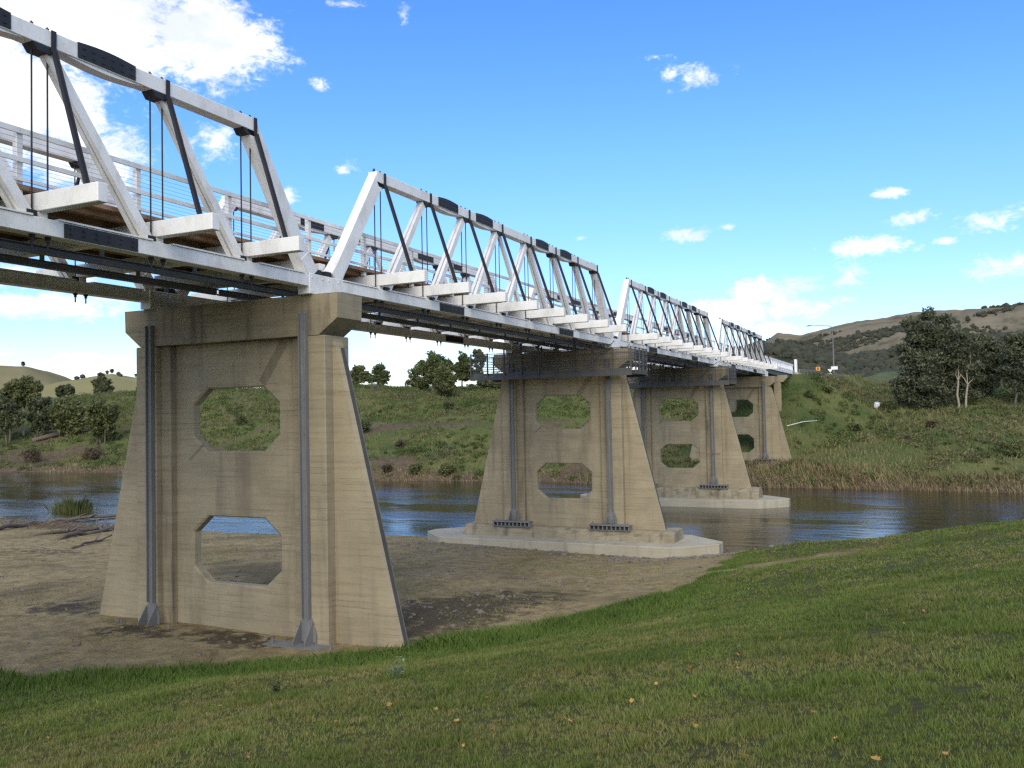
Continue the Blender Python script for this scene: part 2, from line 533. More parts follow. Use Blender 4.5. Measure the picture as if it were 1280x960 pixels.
def far_h(x, y):
    yw = np.interp(x, YW_X, YW_Y) + (vnoise(x, y * 0, 9, 5) - 0.5) * 2.0
    t = y - yw
    zl = np.interp(t, [-40, -6, 0, 2, 4, 10, 25, 40, 60, 100, 300, 800], [-2, -1.2, 0, 0.9, 1.2, 2.9, 6.9, 10.0, 11.5, 12.2, 14, 24])
    zr = np.interp(t, [-40, -6, 0, 3, 8, 20, 44, 60, 100, 200, 300, 800], [-2, -1.2, 0, 0.7, 1.7, 4.2, 8.3, 9.9, 12.4, 17, 22, 40])
    zl = zl + sstep(t, 28, 60) * (0.5 + np.clip((-x - 40) * 0.040, 0, 2.9))
    w = sstep(x, -14, 2)
    z = zl * (1 - w) + zr * w
    amp = sstep(t, 0.5, 6) * (1 - sstep(t, 120, 300) * 0.5)
    z = z + amp * ((vnoise(x, y, 11, 1) - 0.5) * 1.5 + (vnoise(x, y, 4.3, 2) - 0.5) * 0.8)
    # road embankment behind the abutment
    road = 13.05 + np.clip(y - 110, 0, 60) * 0.022
    cx = -3.4 + np.clip(y - 135, 0, 400) ** 1.5 * 0.012
    emb = road - np.clip(np.abs(x - cx) - 5.0, 0, 99) * 0.62 - np.clip(107.5 - y, 0, 99) * 0.40
    emb = np.where(y > 84, emb, -9)
    return np.maximum(z, emb)


def height(x, y):
    x = np.asarray(x, float); y = np.asarray(y, float)
    near = tps(np.clip(x, -110, 80), np.clip(y, -60, 45))
    near = near + (vnoise(x, y, 2.7, 8) - 0.5) * 0.07 + (vnoise(x, y, 0.9, 9) - 0.5) * 0.035
    far = far_h(x, y)
    w = sstep(y, 40, 52)
    return near * (1 - w) + far * w


def hz1(x, y):
    return float(height(np.array([x]), np.array([y]))[0])


def ground_at(px, py, t0=3.0, t1=600.0):
    """where the ray through a photograph pixel meets the ground"""
    d = ray(px, py)
    ts = np.geomspace(t0, t1, 4000)
    P = CAM[None] + d[None] * ts[:, None]
    h = np.maximum(height(P[:, 0], P[:, 1]), 0.0)
    k = np.argmax(P[:, 2] < h)
    return P[k]


# lawn boundary (world x, y): the lawn lies on the camera's side of it
EDGE = np.array([(-60, -34), (-28, -19.5), (-11, -10.2), (-5.3, -6.65), (-0.2, -3.55), (2.9, -0.9), (5.9, 3.8), (8.0, 9.2), (8.3, 13.6), (8.0, 17.5), (7.9, 21), (8.2, 24), (10, 26.2), (14, 27.6), (40, 28), (90, 28)], float)


def edge_dist(x, y):
    """signed distance to the lawn edge, positive on the lawn"""
    x = np.asarray(x, float); y = np.asarray(y, float)
    best = np.full(x.shape, 1e9); sgn = np.ones(x.shape)
    for a, b in zip(EDGE[:-1], EDGE[1:]):
        ab = b - a
        t = np.clip(((x - a[0]) * ab[0] + (y - a[1]) * ab[1]) / (ab @ ab), 0, 1)
        d = np.hypot(x - a[0] - t * ab[0], y - a[1] - t * ab[1])
        cr = ab[0] * (y - a[1]) - ab[1] * (x - a[0])
        upd = d < best - 1e-9
        best = np.where(upd, d, best); sgn = np.where(upd, -np.sign(cr), sgn)
    return best * sgn


TRACK = np.array([ground_at(*q)[:2] for q in ((815, 738), (850, 727), (900, 713), (960, 704), (1010, 698), (1058, 692))])


def track_mask(x, y):
    best = np.full(np.shape(x), 1e9)
    for a, b in zip(TRACK[:-1], TRACK[1:]):
        ab = b - a
        t = np.clip(((x - a[0]) * ab[0] + (y - a[1]) * ab[1]) / (ab @ ab), 0, 1)
        best = np.minimum(best, np.hypot(x - a[0] - t * ab[0], y - a[1] - t * ab[1]))
    return 1 - sstep(best + (vnoise(x, y, 0.8, 45) - 0.5) * 1.0, 0.5, 1.3)


def seg(a, b, step):
    return list(np.arange(a, b, step))


xs = np.array(seg(-420, -160, 12) + seg(-160, -60, 2.5) + seg(-60, -16, 1.0) + seg(-16, 26, 0.4) + seg(26, 60, 1.2) + seg(60, 140, 4) + seg(140, 401, 12))
ys = np.array(seg(-70, -26, 3) + seg(-26, 30, 0.4) + seg(30, 66, 2) + seg(66, 130, 0.9) + seg(130, 200, 2.5) + seg(200, 521, 10))
GX, GY = np.meshgrid(xs, ys)
GZ = height(GX, GY)
nx, ny = len(xs), len(ys)
me = bpy.data.meshes.new('ground')
idx = np.arange(nx * ny).reshape(ny, nx)
quads = np.stack([idx[:-1, :-1], idx[:-1, 1:], idx[1:, 1:], idx[1:, :-1]], -1).reshape(-1, 4)
me.from_pydata(np.stack([GX, GY, GZ], -1).reshape(-1, 3).tolist(), [], quads.tolist())
me.polygons.foreach_set('use_smooth', [True] * len(me.polygons))


def point_attr(me, name, vals):
    at = me.attributes.new(name, 'FLOAT', 'POINT')
    at.data.foreach_set('value', np.asarray(vals, dtype=np.float32).reshape(-1))


ED = edge_dist(GX, GY)
point_attr(me, 'lawn', np.where(GY < 45, sstep(ED + (vnoise(GX, GY, 1.3, 3) - 0.5) * 1.2, -0.35, 0.35) * (1 - 0.9 * track_mask(GX, GY)), 0))
point_attr(me, 'far', sstep(GY, 45, 60))
mud = np.zeros_like(GX)
for (px, py, rx, ry, k) in [(560, 765, 2.6, 3.4, 1.0), (620, 752, 2.2, 3.0, 0.8), (520, 790, 1.6, 2.0, 0.8), (690, 745, 1.6, 2.2, 0.5), (85, 760, 2.2, 1.6, 0.7), (60, 690, 5.0, 2.0, 0.5), (290, 800, 2.2, 1.0, 0.8), (170, 790, 2.4, 1.0, 0.7)]:
    q = ground_at(px, py)
    r = np.hypot((GX - q[0]) / rx, (GY - q[1]) / ry)
    mud = np.maximum(mud, k * np.clip(1.25 - r, 0, 1))
point_attr(me, 'mud', mud)
fl_ = far_h(GX, GY)
soil = sstep(vnoise(GX, GY, 7, 11) + 0.35 * vnoise(GX, GY, 2.5, 12), 0.62, 0.92) * np.where(GX < -14, 1.0, 0.45) * sstep(fl_, 0.2, 1.5) * (1 - sstep(fl_, 6, 9.5))
soil = np.maximum(soil, (1 - sstep(fl_, 0.5, 1.6)) * 0.9)
point_attr(me, 'soil', np.where(GY > 45, np.where(fl_ > 2.2, soil * 0.72, soil), 0))


def ground_material():
    m, t, b = new_mat('ground_surface')
    p = pos(t)
    at = lambda n: N(t, 'ShaderNodeAttribute', attribute_name=n).outputs['Fac']
    n_big = noise_n(t, p, 0.35, 6, 0.6)
    n_mid = noise_n(t, p, 1.8, 8, 0.65)
    n_fine = noise_n(t, p, 11, 8, 0.7)
    sand = mix_rgb(t, smooth(t, n_mid, 0.35, 0.65), (0.33, 0.255, 0.125), (0.205, 0.154, 0.074))
    sand = mix_rgb(t, math_n(t, 'MULTIPLY', smooth(t, n_fine, 0.5, 0.7), 0.65), sand, (0.10, 0.077, 0.046))
    sand = mix_rgb(t, math_n(t, 'MULTIPLY', smooth(t, n_big, 0.50, 0.72), 0.5), sand, (0.15, 0.135, 0.06))
    n_pat = noise_n(t, mapped(t, (1.0, 0.55, 1), p), 0.16, 7, 0.65, 0.6)
    sand = mix_rgb(t, math_n(t, 'MULTIPLY', smooth(t, n_pat, 0.48, 0.66), 0.65), sand, (0.10, 0.077, 0.038))
    sand = mix_rgb(t, math_n(t, 'MULTIPLY', smooth(t, n_pat, 0.46, 0.34), 0.4), sand, (0.32, 0.255, 0.135))
    mudm = smooth(t, math_n(t, 'ADD', at('mud'), math_n(t, 'MULTIPLY', math_n(t, 'SUBTRACT', n_mid, 0.5), 1.8)), 0.3, 0.75)
    mudc = mix_rgb(t, smooth(t, n_fine, 0.4, 0.62), (0.035, 0.028, 0.020), (0.085, 0.062, 0.044))
    sand = mix_rgb(t, math_n(t, 'MULTIPLY', mudm, 0.7), sand, mudc)
    lawn = mix_rgb(t, smooth(t, n_mid, 0.3, 0.7), (0.050, 0.060, 0.016), (0.082, 0.085, 0.025))
    lawn = mix_rgb(t, math_n(t, 'MULTIPLY', smooth(t, n_fine, 0.52, 0.7), 0.6), lawn, (0.085, 0.066, 0.036))
    bank = mix_rgb(t, smooth(t, noise_n(t, p, 0.16, 6, 0.65), 0.35, 0.65), (0.052, 0.076, 0.021), (0.11, 0.122, 0.040))
    bank = mix_rgb(t, math_n(t, 'MULTIPLY', smooth(t, n_mid, 0.5, 0.7), 0.5), bank, (0.10, 0.09, 0.042))
    soilc = mix_rgb(t, smooth(t, n_mid, 0.35, 0.65), (0.13, 0.095, 0.058), (0.075, 0.055, 0.035))
    bank = mix_rgb(t, smooth(t, math_n(t, 'ADD', at('soil'), math_n(t, 'MULTIPLY', math_n(t, 'SUBTRACT', n_mid, 0.5), 0.8)), 0.35, 0.75), bank, soilc)
    c = mix_rgb(t, at('lawn'), sand, lawn)
    c = mix_rgb(t, at('far'), c, bank)
    L(t, c, b.inputs['Base Color'])
    b.inputs['Roughness'].default_value = 0.95
    b.inputs['Specular IOR Level'].default_value = 0.15
    h = math_n(t, 'ADD', math_n(t, 'MULTIPLY', n_fine, 0.5), n_mid)
    bump(t, b, math_n(t, 'ADD', h, math_n(t, 'MULTIPLY', math_n(t, 'MULTIPLY', n_fine, mudm), 1.0)), 1.0, 0.11)
    return m


me.materials.append(ground_material())
tag(obj('ground', me), kind='structure')

# ------------------------------------------------------------------ the river
m, t, b = new_mat('river_water')
p = pos(t)
b.inputs['Base Color'].default_value = (0.032, 0.026, 0.012, 1)
b.inputs['Roughness'].default_value = 0.06
b.inputs['IOR'].default_value = 1.33
patch = smooth(t, noise_n(t, mapped(t, (0.02, 0.06, 1), p), 1.6, 4, 0.6), 0.38, 0.62)
w1 = noise_n(t, mapped(t, (0.55, 1.2, 1), p), 0.9, 5, 0.62, 0.4)
w2 = noise_n(t, mapped(t, (1.0, 1.4, 1), p), 3.6, 4, 0.6)
hgt = math_n(t, 'MULTIPLY', math_n(t, 'ADD', w1, math_n(t, 'MULTIPLY', w2, 0.35)), math_n(t, 'ADD', math_n(t, 'MULTIPLY', patch, 0.85), 0.15))
bump(t, b, hgt, 1.0, 0.065)
WATER = m
rb = MB()
rx_ = seg(-420, 401, 40)
rb.add([(x, y, 0) for x in rx_ for y in (20, 50, 92)], [(i * 3 + j, (i + 1) * 3 + j, (i + 1) * 3 + j + 1, i * 3 + j + 1) for i in range(len(rx_) - 1) for j in range(2)])
rme = rb.mesh('river', WATER)
tag(obj('river', rme), kind='structure')

# ------------------------------------------------------------------ hills


def hill_profile(d, pts):
    """crest line: photograph pixels of the skyline, placed at distance d -> azimuth, height"""
    az, hh = [], []
    for px, py in pts:
        r = ray(px, py)
        k = d / math.hypot(r[0], r[1])
        az.append(math.atan2(r[0], r[1])); hh.append(CAM[2] + r[2] * k)
    o = np.argsort(az)
    return np.array(az)[o], np.array(hh)[o]


HILLS = [  # name, crest distance, depth, crest pixels, material tints
    ('hill_ridge', 2400, 1100, [(-900, 470), (-300, 478), (300, 500), (800, 470), (905, 440), (955, 429), (972, 418), (985, 419), (1000, 421), (1022, 416), (1060, 406), (1100, 401), (1130, 396), (1170, 392), (1200, 391), (1230, 388), (1262, 386), (1290, 384), (1400, 372), (1700, 400), (2600, 430)], 0),
    ('hill_slope', 1000, 420, [(-900, 505), (300, 512), (760, 500), (900, 458), (950, 436), (1000, 440), (1030, 447), (1060, 452), (1100, 447), (1140, 440), (1200, 433), (1280, 424), (1500, 400), (2600, 450)], 1),
    ('hill_pasture', 900, 360, [(-1200, 440), (-500, 450), (-150, 455), (0, 459), (30, 460), (60, 466), (85, 474), (110, 484), (170, 500), (240, 512), (400, 520), (800, 520), (2600, 520)], 2),
    ('hill_knoll', 620, 230, [(-900, 505), (-200, 500), (20, 492), (70, 480), (110, 473), (140, 469), (180, 474), (215, 484), (260, 502), (500, 515), (2600, 520)], 3),
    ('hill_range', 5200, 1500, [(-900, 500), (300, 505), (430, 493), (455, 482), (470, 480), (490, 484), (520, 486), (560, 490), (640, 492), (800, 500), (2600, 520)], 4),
]


def hill_material(name, grass, grass2, bush, dens, scale):
    m, t, b = new_mat(name)
    p = pos(t)
    n1 = noise_n(t, p, scale, 8, 0.62)
    n2 = noise_n(t, p, scale * 6, 6, 0.65)
    c = mix_rgb(t, smooth(t, n1, 0.35, 0.65), grass, grass2)
    c = mix_rgb(t, smooth(t, math_n(t, 'ADD', math_n(t, 'MULTIPLY', n1, 0.6), math_n(t, 'MULTIPLY', n2, 0.4)), dens, dens + 0.08), c, bush)
    L(t, c, b.inputs['Base Color'])
    b.inputs['Roughness'].default_value = 1.0
    b.inputs['Specular IOR Level'].default_value = 0.0
    return m


HM = [hill_material('dry_hill', (0.205, 0.175, 0.12), (0.14, 0.125, 0.085), (0.09, 0.088, 0.06), 0.53, 0.013),
      hill_material('bush_hill', (0.05, 0.054, 0.03), (0.125, 0.10, 0.058), (0.035, 0.04, 0.024), 0.50, 0.008),
      hill_material('pasture_hill', (0.25, 0.215, 0.115), (0.16, 0.15, 0.085), (0.08, 0.085, 0.05), 0.60, 0.010),
      hill_material('golden_hill', (0.30, 0.245, 0.125), (0.22, 0.205, 0.10), (0.12, 0.12, 0.05), 0.64, 0.012),
      hill_material('hazed_hill', (0.16, 0.18, 0.20), (0.13, 0.16, 0.19), (0.12, 0.14, 0.17), 0.55, 0.002)]  # last one: air haze painted into the far range as bluish colour
HILL_FN = {}
for name, d0, dep, pts, mi in HILLS:
    az, hh = hill_profile(d0, pts)
    A = np.concatenate([np.linspace(-2.2, -0.98, 40), np.linspace(-0.97, 0.22, 520), np.linspace(0.24, 1.5, 40)])
    T = np.linspace(-1, 1, 44)

    def hfun(a, tt, az=az, hh=hh, d0=d0, dep=dep):
        base = 6.0
        top = np.interp(a, az, hh)
        d = d0 + tt * dep
        bell = np.cos(np.clip(tt, -1, 1) * math.pi / 2) ** 1.3
        x, y = CAM[0] + np.sin(a) * d, CAM[1] + np.cos(a) * d
        nz = (vnoise(x, y, dep * 0.22, 21) - 0.5) * 0.22 + (vnoise(x, y, dep * 0.07, 22) - 0.5) * 0.08
        rel = np.maximum(top - base, 0)
        z = base + rel * np.clip(bell + nz * (1 - bell ** 4) * 1.3, -0.2, 1)
        z = z + rel * (vnoise(a * 200, a * 0, 1.0, 4) - 0.5) * 0.012
        return x, y, z
    HILL_FN[name] = hfun
    AA, TT = np.meshgrid(A, T)
    X, Y, Z = hfun(AA, TT)
    na, ntt = len(A), len(T)
    idx = np.arange(na * ntt).reshape(ntt, na)
    q = np.stack([idx[:-1, :-1], idx[:-1, 1:], idx[1:, 1:], idx[1:, :-1]], -1).reshape(-1, 4)
    hm = bpy.data.meshes.new(name)
    hm.from_pydata(np.stack([X, Y, Z], -1).reshape(-1, 3).tolist(), [], q.tolist())
    hm.polygons.foreach_set('use_smooth', [True] * len(hm.polygons))
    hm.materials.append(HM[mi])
    tag(obj(name, hm), kind='structure')
# plain between the river flats and the hills, out to the horizon
pl = MB()
rings = [300, 520, 900, 2000, 6000, 14000]
zr_ = [3.0, 9.0, 10.0, 8.0, 4.0, 0.0]
na = 72
pl.add([(CAM[0] + math.sin(2 * math.pi * k / na) * r, CAM[1] + math.cos(2 * math.pi * k / na) * r, z) for r, z in zip(rings, zr_) for k in range(na)],
       [(i * na + k, i * na + (k + 1) % na, (i + 1) * na + (k + 1) % na, (i + 1) * na + k) for i in range(len(rings) - 1) for k in range(na)])
tag(obj('plain', pl.mesh('plain', HM[2])), kind='structure')


# ------------------------------------------------------------------ bridge: piers
CX = -3.42          # centre line of the bridge


def mir(x):
    return 2 * CX - x


def wall_mesh(zbot):
    """thin web between the columns with two eight-sided openings"""
    x0, x1, ztop = mir(-0.92), -0.92, -1.22
    hx0, hx1 = -5.19, -1.66
    T = 0.18
    openings = [(-4.66, -2.66), (-8.84, -6.74)]
    zs = [(-5.70, ztop), (zbot, -5.70)]
    mb = MB()
    for (z0, z1), (o0, o1) in zip(zs, openings):
        cx, cz = 0.62, 0.52
        oc = [(hx0, o0 + cz), (hx0 + cx, o0), (hx1 - cx, o0), (hx1, o0 + cz), (hx1, o1 - cz), (hx1 - cx, o1), (hx0 + cx, o1), (hx0, o1 - cz)]
        rc = [(x0, z0), (x1, z0), (x1, z1), (x0, z1)]
        e = 0.045    # chamfer of the opening
        cxm, czm = (hx0 + hx1) / 2, (o0 + o1) / 2
        out = [(q[0] + math.copysign(e, q[0] - cxm), q[1] + math.copysign(e, q[1] - czm)) for q in oc]
        for sgn in (-1, 1):
            y = sgn * T
            V = [(q[0], y, q[1]) for q in rc] + [(q[0], y, q[1]) for q in out] + [(q[0], y - sgn * e, q[1]) for q in oc]
            F = [(0, 1, 6, 5), (1, 2, 8, 7), (2, 3, 10, 9), (3, 0, 4, 11), (0, 5, 4), (1, 7, 6), (2, 9, 8), (3, 11, 10)]
            mb.add(V, F)
            mb.add(V, [(4 + i, 4 + (i + 1) % 8, 12 + (i + 1) % 8, 12 + i) for i in range(8)], 1)
        V = [(q[0], -T + e, q[1]) for q in oc] + [(q[0], T - e, q[1]) for q in oc]
        mb.add(V, [(i, (i + 1) % 8, 8 + (i + 1) % 8, 8 + i) for i in range(8)])
    return mb.mesh('wall', CONC, CONC)


def buttress_mesh(zbot, side):
    sl = (2.68 - 0.60) / (10.17 - 1.58)
    xb = 0.60 + sl * (-zbot - 1.58)
    poly = [(0.425, -1.30), (0.60, -1.58), (xb, zbot), (0.425, zbot)]
    T, e = 0.23, 0.06
    mb = MB()
    fl = (lambda x: x) if side > 0 else mir
    V = []
    for y, ins in ((-T, e), (-T + 0.15, 0), (T - 0.12, 0), (T, e)):
        V += [(fl(0.425), y, -1.30), (fl(0.60 - ins), y, -1.58), (fl(xb - ins), y, zbot), (fl(0.425), y, zbot)]
    mb.add(V, [(0, 1, 2, 3), (15, 14, 13, 12)])
    for k in range(3):
        a = k * 4
        mi = 1 if (k == 1 and side > 0) else (2 if k == 0 and side < 0 else 0)  # far-side chamfer: sky light put into its colour with the paler concrete
        mb.add([V[a + 1], V[a + 2], V[a + 6], V[a + 5]], [(0, 1, 2, 3)], mi)
        mb.add([V[a + 0], V[a + 1], V[a + 5], V[a + 4]], [(0, 1, 2, 3)])
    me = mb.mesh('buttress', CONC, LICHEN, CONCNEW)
    return me


def pier(ix, zbot, plinth, label, bracket_z):
    y0 = ix * S
    root = tag(empty('concrete_pier', (0, y0, CAPZ)), label, 'pier', 'concrete piers carrying the trusses')
    c = MB()
    poly = [(0.913, 0), (0.89, -0.74), (0.21, -1.218), (mir(0.21), -1.218), (mir(0.89), -0.70), (mir(0.913), 0)]
    c.prism(poly, -0.61, 0.61, 1)
    cap = obj('cap', cached('cap', lambda: c.mesh('cap', CONCV)), root)
    obj('wall', cached(('wall', zbot), lambda: wall_mesh(zbot)), root)
    for s in (1, -1):
        fl = (lambda x: x) if s > 0 else mir
        a, b_ = sorted((fl(-0.47), fl(0.42)))
        obj('column', cached(('col', zbot, s), lambda: MB().box(a, b_, -0.605, 0.605, zbot, -1.222, 0, 0.03).mesh('column', CONC)), root)
        a2, b2 = sorted((fl(-0.915), fl(-0.475)))
        obj('pilaster', cached(('pil', zbot, s), lambda: MB().box(a2, b2, -0.39, 0.39, zbot, -1.222).mesh('pilaster', CONCV)), root)
        obj('buttress', cached(('but', zbot, s), lambda: buttress_mesh(zbot, s)), root)
        # steel channel strapped to the column, with its shoe
        xc = -0.30 if s > 0 else -6.55
        zb = bracket_z + 0.30
        def chan():
            mb = MB()
            mb.box(-0.13, 0.13, -0.675, -0.62, zb, -0.55)
            for x in (-0.13, 0.10):
                mb.box(x, x + 0.03, -0.76, -0.675, zb + 0.75, -0.55)
            for z in np.arange(-1.0, zb + 1, -1.05):
                mb.box(-0.02, 0.02, -0.69, -0.675, z - 0.02, z + 0.02)
            return mb.mesh('steel_channel', STEEL)
        ch = obj('steel_channel', cached(('chan', zbot), chan), root, (xc, 0, 0))
        def gus():
            mb = MB()
            for x in (-0.21, 0.21):
                mb.prism([(-0.62, zb + 0.62), (-0.70, zb + 0.62), (-1.05, zb + 0.12), (-1.05, zb), (-0.62, zb)], x - 0.012, x + 0.012, 0)
            mb.prism([(-0.13, zb + 0.78), (0.13, zb + 0.78), (0.33, zb + 0.30), (0.33, zb + 0.05), (-0.33, zb + 0.05), (-0.33, zb + 0.30)], -0.66, -0.63, 1)
            return mb.mesh('gusset', STEEL)
        obj('gusset', cached(('gus', zbot), gus), ch)
        def br():
            mb = MB()
            mb.box(-1.25, 1.25, -1.18, -0.62, zb - 0.06, zb)
            mb.box(-1.25, 1.25, -1.10, -0.62, zb - 0.34, zb - 0.30)
            mb.box(-1.22, 1.22, -0.80, -0.66, zb - 0.30, zb - 0.06)
            return mb.mesh('base_bracket', STEEL)
        bk = obj('base_bracket', cached(('br', zbot), br), root, (xc, 0, 0))
        rib = cached(('rib', zbot), lambda: MB().box(-0.03, 0.03, -1.14, -0.805, zb - 0.298, zb - 0.062).mesh('stiffener', STEEL))
        for k in range(10):
            obj('stiffener', rib, bk, (-1.18 + k * 2.36 / 9, 0, 0))
        bolt = cached(('bolt', zbot), lambda: MB().tube([(0, 0, zb), (0, 0, zb + 0.05), (0, 0, zb + 0.05), (0, 0, zb + 0.17)], [0.055, 0.055, 0.028, 0.028], 6).mesh('anchor_bolt', STEEL))
        for x in (-1.05, 1.05):
            obj('anchor_bolt', bolt, bk, (x, -0.95, 0))
    # scars left by formwork braces on the web
    sc_ = MB()
    sc_.beam((-2.30, -0.184, -2.55), (-1.42, -0.184, -1.30), 0.008, 0.30, (0, 1, 0))
    obj('patch', cached('scar', lambda: sc_.mesh('patch', SCAR)), root)
    sc2 = MB()
    sc2.beam((-5.35, -0.184, -4.95), (-4.75, -0.184, -4.45), 0.006, 0.07, (0, 1, 0))
    obj('patch', cached('scar2', lambda: sc2.mesh('patch', SCAR)), root)
    if plinth:
        def plm():
            bm = bmesh.new()
            bmesh.ops.create_grid(bm, x_segments=1, y_segments=1, size=1)
            bm.free()
            mb = MB()
            n = 46
            xsn = np.linspace(-9.80, 3.48, n)
            r = np.random.default_rng(ix)
            rows = []
            for (yy, zz, amp) in ((-1.10, -11.42, .02), (-1.08, -11.15, .04), (-1.04, -10.82, .05), (-0.99, -10.62, .04), (-0.93, -10.50, .03), (0.93, -10.50, .03), (0.99, -10.62, .04), (1.08, -11.42, .02)):
                rows.append([(x + r.normal(0, .02), yy + r.normal(0, amp), zz + r.normal(0, amp * .5)) for x in xsn])
            V = [q for row in rows for q in row]
            F = [(i * n + k, i * n + k + 1, (i + 1) * n + k + 1, (i + 1) * n + k) for i in range(len(rows) - 1) for k in range(n - 1)]
            F += [tuple(i * n for i in range(len(rows))), tuple(i * n + n - 1 for i in range(len(rows) - 1, -1, -1))]
            return mb.add(V, F).mesh('plinth', CONCROUGH)
        obj('plinth', plm(), root)
        sl = MB()
        po = [(-10.9, -2.55), (3.6, -2.55), (5.85, -0.5), (5.85, 0.5), (3.6, 2.55), (-10.9, 2.55), (-12.8, 0.5), (-12.8, -0.5)]
        ft = -11.11 if ix == 1 else -11.36
        sl.prism(po, -13.2, ft, 2)
        me = sl.mesh('footing', CONCNEW)
        bm = bmesh.new(); bm.from_mesh(me)
        bmesh.ops.bevel(bm, geom=[e for e in bm.edges if all(v.co.z > -12 for v in e.verts)], offset=0.03, segments=1, affect='EDGES')
        bm.to_mesh(me); bm.free()
        obj('footing', me, root)
    return root


pier(0, -10.75, False, 'nearest tall concrete pier standing on the sand with two octagonal openings', -10.56)
pier(1, -10.56, True, 'second concrete pier on a pale pointed footing at the edge of the sand', -10.50)
p3 = pier(2, -10.56, True, 'third concrete pier standing in the river, red stripe beside its lower opening', -10.50)
pier(3, -11.6, False, 'farthest tall concrete pier on the grassy far bank', -9.85)
rp = MB().box(-1.75, 0.35, -0.79, -0.765, -7.52, -7.47)
obj('red_stripe', rp.mesh('red_stripe', REDM), p3)

# ------------------------------------------------------------------ bridge: truss spans
TC0, TC1 = 4.19, 4.541           # top chord
BC0, BC1 = 0.225, 0.575           # bottom chord
GIR0, GIR1 = 0.71, 1.095          # cross girders
W0, W1 = -0.36, 0.0              # near truss, inner and outer face


def fx(side):
    return (lambda x: x) if side > 0 else mir


